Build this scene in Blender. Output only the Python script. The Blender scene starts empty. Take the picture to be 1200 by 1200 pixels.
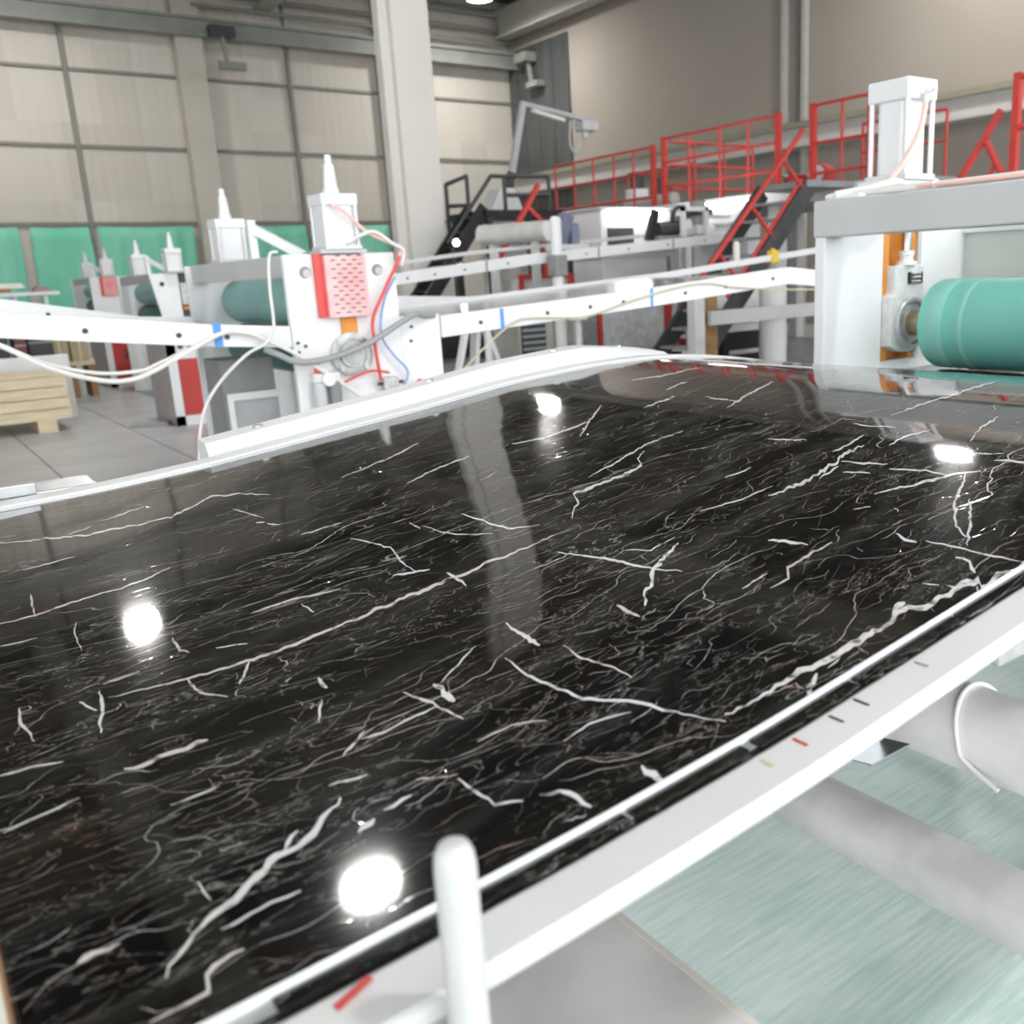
import bpy, bmesh, math, random
from mathutils import Matrix, Vector
random.seed(7)
scene = bpy.context.scene
C = scene.collection

# ------------------------------------------------------------------ camera
EYE = (0.0, 0.0, 1.40)
right = Vector((0.79298465, -0.60765996, -0.04387159))
down = Vector((-0.18502975, -0.17159936, -0.96763508))
fwd = Vector((0.58046476, 0.77543731, -0.24851083))
cam_data = bpy.data.cameras.new('camera')
cam = bpy.data.objects.new('camera', cam_data); C.objects.link(cam)
m = Matrix.Identity(4)
for i in range(3):
    m[i][0] = right[i]; m[i][1] = -down[i]; m[i][2] = -fwd[i]; m[i][3] = EYE[i]
cam.matrix_world = m
cam_data.sensor_width = 36.0
cam_data.lens = 1098.0 / 1200.0 * 36.0
cam_data.shift_x = -100.0 / 1200.0
cam_data.clip_start = 0.02; cam_data.clip_end = 200
cam_data.dof.use_dof = True
cam_data.dof.focus_distance = 1.3
cam_data.dof.aperture_fstop = 7.0
scene.camera = cam

# ------------------------------------------------------------------ world and exposure
world = bpy.data.worlds.new('world'); scene.world = world
world.use_nodes = True
bg = world.node_tree.nodes['Background']
bg.inputs[0].default_value = (0.95, 0.98, 1.0, 1)
bg.inputs[1].default_value = 2.0
LAMP_STRENGTH = 160.0
scene.view_settings.view_transform = 'Standard'
scene.view_settings.look = 'None'
scene.view_settings.gamma = 1.0
scene.view_settings.use_curve_mapping = False
scene.view_settings.exposure = 0.88
scene.cycles.max_bounces = 7
scene.cycles.diffuse_bounces = 4
scene.cycles.glossy_bounces = 4

# ------------------------------------------------------------------ materials
MATS = {}
def srgb(r, g, b):
    f = lambda c: (c/255/12.92 if c/255 <= .04045 else ((c/255+.055)/1.055)**2.4)
    return (f(r), f(g), f(b), 1)
def mat(name, col, rough=.5, metal=0.0, var=.08, scale=6.0, bump=0.0, bscale=60.0, spec=.5, col2=None, emit=0.0, alpha=1.0, stretch=(1,1,1)):
    if name in MATS: return MATS[name]
    M = bpy.data.materials.new(name); M.use_nodes = True
    nt = M.node_tree; N = nt.nodes; L = nt.links
    p = N['Principled BSDF']
    p.inputs['Roughness'].default_value = rough; p.inputs['Metallic'].default_value = metal
    p.inputs['Specular IOR Level'].default_value = spec
    tc = N.new('ShaderNodeTexCoord'); mp = N.new('ShaderNodeMapping'); mp.inputs['Scale'].default_value = stretch
    L.new(tc.outputs['Object'], mp.inputs[0])
    nz = N.new('ShaderNodeTexNoise'); nz.inputs['Scale'].default_value = scale; nz.inputs['Detail'].default_value = 5
    L.new(mp.outputs[0], nz.inputs['Vector'])
    rp = N.new('ShaderNodeValToRGB'); rp.color_ramp.elements[0].position = .3; rp.color_ramp.elements[1].position = .7
    c2 = col2 if col2 else tuple(c*(1-var*2) for c in col[:3]) + (1,)
    rp.color_ramp.elements[0].color = c2; rp.color_ramp.elements[1].color = col
    L.new(nz.outputs['Fac'], rp.inputs[0]); L.new(rp.outputs[0], p.inputs['Base Color'])
    if bump:
        b = N.new('ShaderNodeBump'); b.inputs['Strength'].default_value = bump; b.inputs['Distance'].default_value = .004
        n2 = N.new('ShaderNodeTexNoise'); n2.inputs['Scale'].default_value = bscale; n2.inputs['Detail'].default_value = 3
        L.new(mp.outputs[0], n2.inputs['Vector']); L.new(n2.outputs['Fac'], b.inputs['Height']); L.new(b.outputs[0], p.inputs['Normal'])
    if emit:
        p.inputs['Emission Color'].default_value = col; p.inputs['Emission Strength'].default_value = emit
    if alpha < 1: p.inputs['Alpha'].default_value = alpha
    MATS[name] = M
    return M
WHITE = mat('white_paint', (.82,.83,.84,1), .38, var=.03, scale=3, bump=.08, bscale=40)
OFFW = mat('off_white_paint', (.70,.71,.71,1), .42, var=.05, scale=4, bump=.1, bscale=30)
GREYP = mat('light_grey_paint', (.56,.57,.57,1), .4, var=.05, scale=4, bump=.35, bscale=25)
MIDG = mat('mid_grey_paint', (.30,.31,.31,1), .5, var=.1, scale=5)
DARKG = mat('dark_grey_metal', (.06,.065,.07,1), .5, var=.2, scale=6)
BLACK = mat('black_plastic', (.015,.015,.017,1), .45, var=.2)
RED = mat('red_paint', (.60,.055,.045,1), .45, var=.1, scale=5)
REDP = mat('pink_red_paint', (.80,.25,.25,1), .45, var=.12, scale=7, col2=(.82,.42,.42,1))
PINKW = mat('pale_pink_paint', (.84,.60,.60,1), .45, var=.05, scale=6, col2=(.80,.36,.36,1))
STEEL = mat('brushed_steel', (.55,.56,.57,1), .28, metal=1.0, var=.1, scale=20)
CASTM = mat('cast_metal', (.62,.63,.63,1), .4, metal=.25, var=.18, scale=25, bump=.2)
ORANGE = mat('orange_guide', (.80,.30,.04,1), .42, var=.12, scale=10)
TEAL = mat('teal_rubber', (.16,.55,.47,1), .5, var=.08, scale=5, bump=.15, bscale=90, col2=(.22,.58,.50,1))
TEAL2 = mat('dusty_teal_rubber', (.24,.46,.44,1), .5, var=.08, scale=5)
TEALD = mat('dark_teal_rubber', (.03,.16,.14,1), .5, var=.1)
RED_TUBE = mat('red_tube', (.75,.08,.07,1), .35, var=.04)
PINK_TUBE = mat('pink_tube', (.90,.55,.50,1), .3, var=.03)
BLUE_TUBE = mat('blue_tube', (.22,.35,.70,1), .35, var=.03)
BLUE = mat('blue_tape', (.10,.32,.80,1), .5, var=.06)
WHITE_CABLE = mat('white_cable', (.78,.77,.74,1), .45, var=.03)
GREY_HOSE = mat('grey_hose', (.36,.37,.38,1), .5, var=.06)
CREAM = mat('cream_paint', (.76,.73,.66,1), .5, var=.05)
BROWN = mat('brown_board', (.36,.20,.09,1), .6, var=.15)
WOOD = mat('pale_wood', (.76,.64,.44,1), .6, var=.12, scale=4, stretch=(1,6,8), bump=.2)
DARKBOX = mat('dark_carton', (.05,.05,.055,1), .6, var=.2)
KRAFT = mat('kraft_carton', (.50,.42,.27,1), .65, var=.1)
LAMPM = mat('lamp_glow', (1,.98,.96,1), .5, var=0, emit=LAMP_STRENGTH)
BULB = mat('work_lamp_glow', (1,.95,.8,1), .5, var=0, emit=12)
GLASSY = mat('clear_bowl', (.62,.64,.66,1), .15, var=.05)
PIPEM = mat('worn_pipe', (.70,.69,.69,1), .42, var=.1, scale=9, col2=(.42,.42,.43,1), bump=.15)
PIPEW = mat('worn_white_pipe', (.88,.87,.84,1), .45, var=.1, scale=8, col2=(.56,.55,.54,1), bump=.15)
STONEG = mat('grey_stone_board', (.80,.77,.75,1), .3, var=.1, scale=6, col2=(.52,.48,.46,1))
PALECAST = mat('pale_casting', (.76,.77,.77,1), .4, var=.12, scale=20, bump=.2)
SILVER = mat('silver_film_sheet', (.34,.35,.36,1), .12, var=.2, scale=2.5, col2=(.20,.20,.215,1), stretch=(.4,1,1))
YELLOW = mat('yellow_cap', (.85,.60,.05,1), .5, var=.05)
NET = mat('green_net', (.13,.54,.36,1), .75, var=.12, scale=1.2, col2=(.27,.64,.49,1), bump=.3, bscale=8, stretch=(1,1,.35))
CONC = mat('painted_concrete', (.70,.68,.64,1), .7, var=.03, scale=1.5)
CONCD = mat('wall_column_paint', (.54,.51,.445,1), .75, var=.04, scale=1.5)
STEELG = mat('grey_green_steel', (.28,.295,.265,1), .6, var=.1, scale=2)
SEAM = mat('wall_seam_metal', (.25,.25,.22,1), .6, var=.08)
BACKW = mat('beige_plaster', (.38,.34,.295,1), .85, var=.04, scale=.5)
DARKCLAD = mat('dark_cladding', (.10,.105,.105,1), .35, var=.25, scale=1.0, stretch=(1,3,.4))
CEIL = mat('roof_sheeting', (.115,.11,.095,1), .7, var=.06, scale=1)
BEAMO = mat('olive_beam', (.30,.285,.21,1), .7, var=.05)
BEAMW = mat('pale_beam', (.55,.53,.50,1), .6, var=.04)
EDGEW = mat('white_film_edge', (.80,.83,.86,1), .25, var=.02)

def wall_panel_mat():
    M = bpy.data.materials.new('corrugated_panel'); M.use_nodes = True
    N = M.node_tree.nodes; L = M.node_tree.links; p = N['Principled BSDF']; p.inputs['Roughness'].default_value = .75
    tc = N.new('ShaderNodeTexCoord'); sep = N.new('ShaderNodeSeparateXYZ'); L.new(tc.outputs['Object'], sep.inputs[0])
    dv = N.new('ShaderNodeMath'); dv.operation = 'MULTIPLY'; dv.inputs[1].default_value = 1.09; L.new(sep.outputs[0], dv.inputs[0])
    fl = N.new('ShaderNodeMath'); fl.operation = 'FLOOR'; L.new(dv.outputs[0], fl.inputs[0])
    d2 = N.new('ShaderNodeMath'); d2.operation = 'MULTIPLY'; d2.inputs[1].default_value = .55; L.new(sep.outputs[2], d2.inputs[0])
    f2 = N.new('ShaderNodeMath'); f2.operation = 'FLOOR'; L.new(d2.outputs[0], f2.inputs[0])
    cb = N.new('ShaderNodeCombineXYZ'); L.new(fl.outputs[0], cb.inputs[0]); L.new(f2.outputs[0], cb.inputs[1])
    wn = N.new('ShaderNodeTexWhiteNoise'); L.new(cb.outputs[0], wn.inputs['Vector'])
    nz = N.new('ShaderNodeTexNoise'); nz.inputs['Scale'].default_value = 1.0
    mp = N.new('ShaderNodeMapping'); mp.inputs['Scale'].default_value = (6, 1, .15); L.new(tc.outputs['Object'], mp.inputs[0]); L.new(mp.outputs[0], nz.inputs['Vector'])
    ad = N.new('ShaderNodeMath'); ad.operation = 'MULTIPLY_ADD'; ad.inputs[1].default_value = .6; L.new(wn.outputs['Value'], ad.inputs[0])
    ms = N.new('ShaderNodeMath'); ms.operation = 'MULTIPLY'; ms.inputs[1].default_value = .4; L.new(nz.outputs['Fac'], ms.inputs[0]); L.new(ms.outputs[0], ad.inputs[2])
    rp = N.new('ShaderNodeValToRGB'); rp.color_ramp.elements[0].color = (.50,.465,.40,1); rp.color_ramp.elements[1].color = (.64,.60,.54,1)
    L.new(ad.outputs[0], rp.inputs[0]); L.new(rp.outputs[0], p.inputs['Base Color'])
    return M
PANEL = wall_panel_mat()

def floor_mat():
    M = bpy.data.materials.new('grey_floor'); M.use_nodes = True
    N = M.node_tree.nodes; L = M.node_tree.links; p = N['Principled BSDF']; p.inputs['Roughness'].default_value = .35
    tc = N.new('ShaderNodeTexCoord')
    n = N.new('ShaderNodeTexNoise'); n.inputs['Scale'].default_value = .9; n.inputs['Detail'].default_value = 6; L.new(tc.outputs['Object'], n.inputs['Vector'])
    rp = N.new('ShaderNodeValToRGB'); rp.color_ramp.elements[0].position = .3; rp.color_ramp.elements[1].position = .7
    rp.color_ramp.elements[0].color = (.36,.36,.365,1); rp.color_ramp.elements[1].color = (.50,.50,.505,1)
    L.new(n.outputs['Fac'], rp.inputs[0]); L.new(rp.outputs[0], p.inputs['Base Color'])
    return M
FLOORM = floor_mat()

def green_floor_mat():
    M = bpy.data.materials.new('worn_green_floor'); M.use_nodes = True
    N = M.node_tree.nodes; L = M.node_tree.links; p = N['Principled BSDF']; p.inputs['Roughness'].default_value = .3
    tc = N.new('ShaderNodeTexCoord')
    mp = N.new('ShaderNodeMapping'); mp.inputs['Scale'].default_value = (5, 75, 1); mp.inputs['Rotation'].default_value = (0,0,.5); L.new(tc.outputs['Object'], mp.inputs[0])
    n = N.new('ShaderNodeTexNoise'); n.inputs['Scale'].default_value = 1.2; n.inputs['Detail'].default_value = 6; L.new(mp.outputs[0], n.inputs['Vector'])
    n2 = N.new('ShaderNodeTexNoise'); n2.inputs['Scale'].default_value = 3; n2.inputs['Detail'].default_value = 6; L.new(tc.outputs['Object'], n2.inputs['Vector'])
    mx = N.new('ShaderNodeMath'); mx.operation = 'ADD'; L.new(n.outputs['Fac'], mx.inputs[0]); L.new(n2.outputs['Fac'], mx.inputs[1])
    rp = N.new('ShaderNodeValToRGB'); e = rp.color_ramp.elements
    e[0].position = .7; e[0].color = (.47,.62,.58,1); e[1].position = 1.25; e[1].color = (.72,.80,.78,1)
    md = N.new('ShaderNodeMath'); md.operation = 'MULTIPLY'; md.inputs[1].default_value = .8; L.new(mx.outputs[0], md.inputs[0])
    e[0].position = .6; e[1].position = 1.0
    L.new(md.outputs[0], rp.inputs[0]); L.new(rp.outputs[0], p.inputs['Base Color'])
    return M
GREENF = green_floor_mat()

def marble_mat(name, vein=False):
    M = bpy.data.materials.new(name); M.use_nodes = True
    N = M.node_tree.nodes; L = M.node_tree.links; p = N['Principled BSDF']
    p.inputs['Roughness'].default_value = .05; p.inputs['Specular IOR Level'].default_value = .5
    p.inputs['IOR'].default_value = 1.62
    p.inputs['Coat Weight'].default_value = .02; p.inputs['Coat Roughness'].default_value = .22
    def node(t, **k):
        n = N.new(t)
        for a, b in k.items(): setattr(n, a, b)
        return n
    def math_(op, a, b=None, c=None):
        n = node('ShaderNodeMath', operation=op)
        for i, v in enumerate((a, b, c)):
            if v is None: continue
            if isinstance(v, (int, float)): n.inputs[i].default_value = v
            else: L.new(v, n.inputs[i])
        return n.outputs[0]
    tc = node('ShaderNodeTexCoord')
    def noise(scale, detail=4, dist=0, sx=1, sy=1, off=0, rot=0):
        mp = node('ShaderNodeMapping'); mp.inputs['Scale'].default_value = (sx, sy, 1); mp.inputs['Location'].default_value = (off, off*1.7, 0); mp.inputs['Rotation'].default_value = (0, 0, rot)
        L.new(tc.outputs['Object'], mp.inputs[0])
        n = node('ShaderNodeTexNoise'); n.inputs['Scale'].default_value = scale; n.inputs['Detail'].default_value = detail; n.inputs['Distortion'].default_value = dist
        L.new(mp.outputs[0], n.inputs['Vector']); return n.outputs['Fac']
    def ridge(n, w):           # 1 on the contour line n = 0.5, 0 away from it
        a = math_('ABSOLUTE', math_('SUBTRACT', n, .5))
        return math_('MAXIMUM', math_('SUBTRACT', 1.0, math_('DIVIDE', a, w)), 0.0)
    def step(n, lo, hi):
        mr = node('ShaderNodeMapRange'); mr.inputs['From Min'].default_value = lo; mr.inputs['From Max'].default_value = hi; mr.clamp = True
        L.new(n, mr.inputs[0]); return mr.outputs[0]
    if vein:
        brk = step(noise(70, 4, .3), .28, .46)
        tint = step(noise(9, 3, 0, off=3), .55, .72)
        tn = node('ShaderNodeAttribute'); tn.attribute_name = 'tint'
        t = math_('ADD', math_('MULTIPLY', tint, .25), math_('MULTIPLY', tn.outputs['Fac'], .7))
        mc = node('ShaderNodeMix', data_type='RGBA'); mc.clamp_factor = True
        mc.inputs[6].default_value = (.72,.72,.73,1); mc.inputs[7].default_value = (.42,.19,.13,1); L.new(t, mc.inputs[0])
        mb = node('ShaderNodeMix', data_type='RGBA'); mb.inputs[6].default_value = (.05,.046,.043,1); L.new(mc.outputs[2], mb.inputs[7]); L.new(brk, mb.inputs[0])
        br = node('ShaderNodeAttribute'); br.attribute_name = 'bright'
        md = node('ShaderNodeMix', data_type='RGBA'); md.inputs[6].default_value = (.008,.007,.0065,1); L.new(mb.outputs[2], md.inputs[7]); L.new(br.outputs['Fac'], md.inputs[0])
        L.new(md.outputs[2], p.inputs['Base Color'])
        return M
    # fine directional threads
    m1 = step(noise(6, 4, 0, .5, 1.5, off=1), .46, .62)
    t1 = math_('MULTIPLY', ridge(noise(13, 6, .7, .5, 1.7, off=2, rot=.15), .0075), m1)
    m2 = step(noise(8, 4, 0, .5, 1.5, off=5), .44, .60)
    t2 = math_('MULTIPLY', ridge(noise(30, 6, .8, .45, 1.6, off=7, rot=.25), .013), m2)
    m3 = step(noise(11, 4, 0, .6, 1.4, off=9), .44, .60)
    t3 = math_('MULTIPLY', ridge(noise(60, 5, 1.0, .5, 1.4, off=11, rot=-.1), .022), m3)
    m4 = step(noise(2.2, 2, 0, .5, 1.5, off=15), .52, .64)
    t4 = math_('MULTIPLY', ridge(noise(3.5, 6, .5, .35, 1.9, off=13, rot=.12), .005), m4)
    s = math_('ADD', math_('MULTIPLY', t1, .7), math_('ADD', math_('MULTIPLY', t2, .45), math_('ADD', math_('MULTIPLY', t3, .3), t4)))
    s = math_('MINIMUM', math_('MULTIPLY', s, .8), 1.0)
    tint = step(noise(6, 4, 0, off=21), .50, .68)
    mc = node('ShaderNodeMix', data_type='RGBA'); mc.inputs[6].default_value = (.50,.48,.46,1); mc.inputs[7].default_value = (.25,.12,.08,1); L.new(tint, mc.inputs[0])
    base = node('ShaderNodeMix', data_type='RGBA'); base.inputs[6].default_value = (.0022,.0021,.0021,1); base.inputs[7].default_value = (.020,.0175,.0125,1)  # olive-brown print streaks, with the wall's reflected sheen put into the base colour
    L.new(step(noise(6, 6, .3, .35, 1.8, off=31), .40, .75), base.inputs[0])
    fin = node('ShaderNodeMix', data_type='RGBA'); L.new(s, fin.inputs[0]); L.new(base.outputs[2], fin.inputs[6]); L.new(mc.outputs[2], fin.inputs[7])
    L.new(fin.outputs[2], p.inputs['Base Color'])
    return M
MARBLE = marble_mat('black_marble_film')
VEINM = marble_mat('marble_vein_print', True)

# ------------------------------------------------------------------ mesh helpers
class MB:
    def __init__(s): s.v = []; s.f = []
    def add(s, vs, fs):
        k = len(s.v); s.v += [tuple(v) for v in vs]; s.f += [tuple(i+k for i in f) for f in fs]; return s
    def box(s, x0, x1, y0, y1, z0, z1):
        return s.add([(x0,y0,z0),(x1,y0,z0),(x1,y1,z0),(x0,y1,z0),(x0,y0,z1),(x1,y0,z1),(x1,y1,z1),(x0,y1,z1)],
                     [(0,3,2,1),(4,5,6,7),(0,1,5,4),(1,2,6,5),(2,3,7,6),(3,0,4,7)])
    def prism(s, poly, ax, a0, a1):
        # polygon in the two other axes (order x,y,z without ax), extruded along ax
        def pt(u, w, a): return (a,u,w) if ax == 'X' else ((u,a,w) if ax == 'Y' else (u,w,a))
        n = len(poly)
        return s.add([pt(u,w,a0) for u,w in poly] + [pt(u,w,a1) for u,w in poly],
                     [tuple(range(n)), tuple(range(2*n-1,n-1,-1))] + [(i,(i+1)%n+0,(i+1)%n+n,i+n) for i in range(n)])
    def frame(s, p0, p1):
        d = (Vector(p1)-Vector(p0)).normalized()
        a = Vector((0,0,1)) if abs(d.z) < .9 else Vector((1,0,0))
        u = d.cross(a).normalized(); w = d.cross(u).normalized(); return u, w
    def cyl(s, p0, p1, r, n=20, r2=None):
        u, w = s.frame(p0, p1); r2 = r if r2 is None else r2; p0 = Vector(p0); p1 = Vector(p1)
        vs = []
        for p, rr in ((p0,r),(p1,r2)):
            for i in range(n):
                a = 2*math.pi*i/n; vs.append(p + u*math.cos(a)*rr + w*math.sin(a)*rr)
        return s.add(vs, [tuple(range(n)), tuple(range(2*n-1,n-1,-1))] + [(i,(i+1)%n,(i+1)%n+n,i+n) for i in range(n)])
    def lathe(s, p0, d, prof, n=28):
        # prof: (distance along d, radius)
        d = Vector(d).normalized(); p0 = Vector(p0); u, w = s.frame(p0, p0+d); vs = []; m_ = len(prof)
        for t, r in prof:
            for i in range(n):
                a = 2*math.pi*i/n; vs.append(p0 + d*t + (u*math.cos(a) + w*math.sin(a))*max(r, 1e-4))
        fs = [(j*n+i, j*n+(i+1)%n, (j+1)*n+(i+1)%n, (j+1)*n+i) for j in range(m_-1) for i in range(n)]
        return s.add(vs, fs + [tuple(range(n)), tuple(range(m_*n-1,(m_-1)*n-1,-1))])
    def bar(s, p0, p1, w, h=None):
        h = w if h is None else h; u, q = s.frame(p0, p1); vs = []
        for p in (Vector(p0), Vector(p1)):
            for a, b in ((-1,-1),(1,-1),(1,1),(-1,1)): vs.append(p + u*a*w/2 + q*b*h/2)
        return s.add(vs, [(0,1,2,3),(7,6,5,4),(0,4,5,1),(1,5,6,2),(2,6,7,3),(3,7,4,0)])
    def tube(s, pts, r, n=8, sub=6):
        P = [Vector(p) for p in pts]; Q = []
        for i in range(len(P)-1):
            a = P[max(i-1,0)]; b = P[i]; c = P[i+1]; d = P[min(i+2,len(P)-1)]
            for k in range(sub):
                t = k/sub
                Q.append(.5*((2*b) + (c-a)*t + (2*a-5*b+4*c-d)*t*t + (3*b-a-3*c+d)*t**3))
        Q.append(P[-1]); vs = []; u = None
        for i, q in enumerate(Q):
            d = (Q[min(i+1,len(Q)-1)] - Q[max(i-1,0)]).normalized()
            if u is None: u, _ = s.frame(q, q+d)
            u = (u - d*u.dot(d)).normalized(); w = d.cross(u)
            vs += [q + (u*math.cos(2*math.pi*k/n) + w*math.sin(2*math.pi*k/n))*r for k in range(n)]
        m_ = len(Q)
        fs = [(j*n+i, j*n+(i+1)%n, (j+1)*n+(i+1)%n, (j+1)*n+i) for j in range(m_-1) for i in range(n)]
        return s.add(vs, fs + [tuple(range(n))[::-1], tuple(range((m_-1)*n, m_*n))])
    def ribbon(s, f, xs, y0, y1, t0, t1):
        # box section following a height function f(x): offsets t0..t1 from it
        vs = []
        for x in xs:
            z = f(x); vs += [(x,y0,z+t0),(x,y1,z+t0),(x,y1,z+t1),(x,y0,z+t1)]
        n = len(xs)
        fs = [(0,1,2,3), tuple(4*(n-1)+i for i in (3,2,1,0))]
        for i in range(n-1):
            a = 4*i; b = a+4
            fs += [(a,b,b+1,a+1),(a+1,b+1,b+2,a+2),(a+2,b+2,b+3,a+3),(a+3,b+3,b,a)]
        return s.add(vs, fs)
    def build(s, name, mt, parent=None, smooth=False, bevel=0.0, label=None):
        o0 = Vector(parent['_o']) if parent and '_o' in parent else Vector((0,0,0))
        me = bpy.data.meshes.new(name)
        me.from_pydata([tuple(Vector(v)-o0) for v in s.v], [], s.f); me.materials.append(mt)
        bm = bmesh.new(); bm.from_mesh(me); bmesh.ops.recalc_face_normals(bm, faces=bm.faces); bm.to_mesh(me); bm.free()
        if smooth:
            for p in me.polygons: p.use_smooth = True
            me.set_sharp_from_angle(angle=math.radians(40))
        o = bpy.data.objects.new(name, me); C.objects.link(o)
        if parent: o.parent = parent; o['_o'] = tuple(o0)
        if bevel:
            b = o.modifiers.new('bevel', 'BEVEL'); b.width = bevel; b.segments = 2; b.limit_method = 'ANGLE'; b.angle_limit = math.radians(50)
        if label: o['label'] = label
        return o
def thing(name, label, cat, loc, group=None):
    o = bpy.data.objects.new(name, None); C.objects.link(o); o.location = loc; o['_o'] = tuple(loc)
    o.empty_display_size = .05
    o['label'] = label; o['category'] = cat
    if group: o['group'] = group
    return o
def tag(o, label, cat, group=None):
    o['label'] = label; o['category'] = cat
    if group: o['group'] = group
    return o
def struct(o, label=None):
    o['kind'] = 'structure'
    if label: o['label'] = label
    return o
def lerp_f(P):
    def f(x):
        if x <= P[0][0]: return P[0][1]
        for (a, b), (c, d) in zip(P, P[1:]):
            if x <= c: return b + (d-b)*(x-a)/(c-a)
        return P[-1][1]
    return f
def smooth_f(P, w=.06):
    g = lerp_f(P); ks = [(-2+4*i/24)*w for i in range(25)]; ws = [math.exp(-(k/w)**2) for k in ks]; S = sum(ws)
    return lambda x: sum(g(x+k)*q for k, q in zip(ks, ws))/S
def frange(a, b, n): return [a + (b-a)*i/(n-1) for i in range(n)]

# ================================================================== THE SETTING
WY, WX, CZ = 27.0, 17.5, 9.4
floor = struct(MB().box(-9, WX, -8, WY, -.12, -.012).build('floor', mat('floor_joint', (.17,.17,.17,1), .6)), 'grey concrete floor laid in large slabs')
slab_mesh = None
for ix in range(0, 11):
    for iy in range(4, 18):
        x0 = ix*1.0; y0 = iy*1.0
        if slab_mesh is None:
            o = MB().box(.005, .995, .005, .995, -.012, 0).build('floor_slab', FLOORM, floor); slab_mesh = o.data
        else:
            o = bpy.data.objects.new('floor_slab', slab_mesh); C.objects.link(o); o.parent = floor
        o.location = (x0, y0, 0)
        o['_o'] = (0,0,0)
for b_ in ((-9,-.005,-8,WY),(0,11,-8,3.995),(0,11,18.005,WY),(11.005,WX,-8,WY)):
    MB().box(b_[0],b_[1],b_[2],b_[3],-.012,0).build('floor_field', FLOORM, floor)
struct(MB().box(.55, 3.6, -.6, 2.15, .0, .006).build('floor_green', GREENF), 'worn pale green floor coating under the black sheet')

# left wall: backing, corrugated panels, seams, columns
wl = struct(MB().box(-9, WX+.4, WY+.06, WY+.3, 0, CZ+.4).build('wall_left', SEAM), 'beige corrugated panel wall behind the green netting')
bays = [(-6.0,-3.4),(-3.3,-.6),(-.5,2.15),(2.25,4.82),(4.92,7.42),(8.06,10.31),(10.41,12.95),(13.6,WX)]
rows = [(0.0,3.04),(3.14,4.88),(4.97,6.62),(6.71,7.75),(7.95,CZ)]
for a, b in bays:
    for z0, z1 in rows:
        n = max(6, int((b-a)/.12)); pts = []
        for i in range(n+1):
            x = a + (b-a)*i/n; d = .006 if i % 2 else 0.0
            pts.append((x, WY - d))
        poly = pts + [(b, WY+.06), (a, WY+.06)]
        MB().prism(poly, 'Z', z0, z1).build('wall_panel', PANEL, wl)
for z in (3.09, 4.925, 6.665):
    for a, b in ((-6,7.42),(8.06,12.95),(13.6,WX)):
        MB().box(a, b, WY-.07, WY, z-.035, z+.035).build('wall_rail', SEAM, wl)
for x in (-3.35,-.55,2.2,4.87,10.36):
    MB().box(x-.045, x+.045, WY-.10, WY-.005, 0, 7.75).build('wall_stud', SEAM, wl)
for x in (7.74, 13.3):
    MB().box(x-.33, x+.33, WY-.4, WY, 0, CZ).build('wall_column', CONCD, wl, bevel=.01)
# crane rail and pipes high on the left wall
def long_beam(name, label, parts, loc, cat='beam'):
    t = thing(name, label, cat, loc)
    for nm, mb, mt in parts: mb.build(nm, mt, t)
    return t
long_beam('crane_rail', 'grey green crane rail beam running along top of panel wall', [
    ('web', MB().box(-6, WX, WY-.52, WY-.42, 7.62, 7.95), STEELG),
    ('flange', MB().box(-6, WX, WY-.62, WY-.40, 7.95, 8.02), STEELG),
    ('lower_flange', MB().box(-6, WX, WY-.62, WY-.40, 7.56, 7.63), STEELG)] +
    [('bracket', MB().box(x-.1, x+.1, WY-.42, WY-.02, 7.6, 7.9), STEELG) for x in (-.55,4.87,7.74,10.36,13.3,15.45)], (4,WY,7.6))
for z, lab in ((8.32,'thin grey pipe just above the crane rail on the wall'),(8.62,'grey conduit high on panel wall, middle of the three'),(9.05,'topmost grey conduit on panel wall under the roof')):
    tag(MB().cyl((7.9,WY-.47,z),(WX-.02,WY-.47,z),.05,10).build('pipe', STEELG, None, True), lab, 'pipe')
tr = thing('crane_end_carriage', 'dark bracket cluster hanging on crane rail by wall column', 'bracket', (8.4,WY-.7,7.2))
MB().box(8.15,8.75,WY-.95,WY-.62,7.55,7.8).build('bracket_body', DARKG, tr)
MB().bar((8.45,WY-.8,7.55),(8.5,WY-.8,6.95),.09).build('hanger', STEELG, tr)
MB().box(8.3,8.95,WY-.9,WY-.7,6.8,6.98).build('shoe', STEELG, tr)

# back wall: plaster, dark cladding near the corner, crane beam
wb = struct(MB().box(WX, WX+.3, -8, WY+.06, 0, CZ+.4).build('wall_back', BACKW), 'plain beige plaster wall behind the red railings')
for i in range(4):
    y0 = 23.75 + i*.79
    MB().box(WX-.06, WX, y0, y0+.77, 4.4, 8.1).build('cladding_panel', DARKCLAD, wb)
    MB().box(WX-.06, WX, y0, y0+.77, .05, 4.36).build('cladding_panel', DARKCLAD, wb)
cbm = thing('crane_beam', 'pale beam with olive top running across the back wall', 'beam', (WX-.3,14,3.9))
MB().box(WX-.45, WX-.05, 2, WY-.7, 3.92, 4.26).build('beam_body', BEAMW, cbm)
MB().box(WX-.55, WX-.0, 2, WY-.7, 4.26, 4.38).build('beam_flange', BEAMO, cbm)
MB().box(WX-.55, WX-.0, 2, WY-.7, 3.86, 3.92).build('beam_flange', BEAMW, cbm)
wc = thing('wall_column', 'slim grey column on the beige back wall', 'column', (WX-.06,15.15,0))
MB().box(WX-.05,WX-.005,14.85,15.5,0,CZ).build('column_web', mat('grey_column', (.29,.275,.25,1), .7), wc)
for y in (14.87,15.46): MB().box(WX-.2,WX-.05,y-.05,y+.05,0,CZ).build('column_flange', mat('pale_column', (.47,.45,.42,1), .6), wc)
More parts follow.
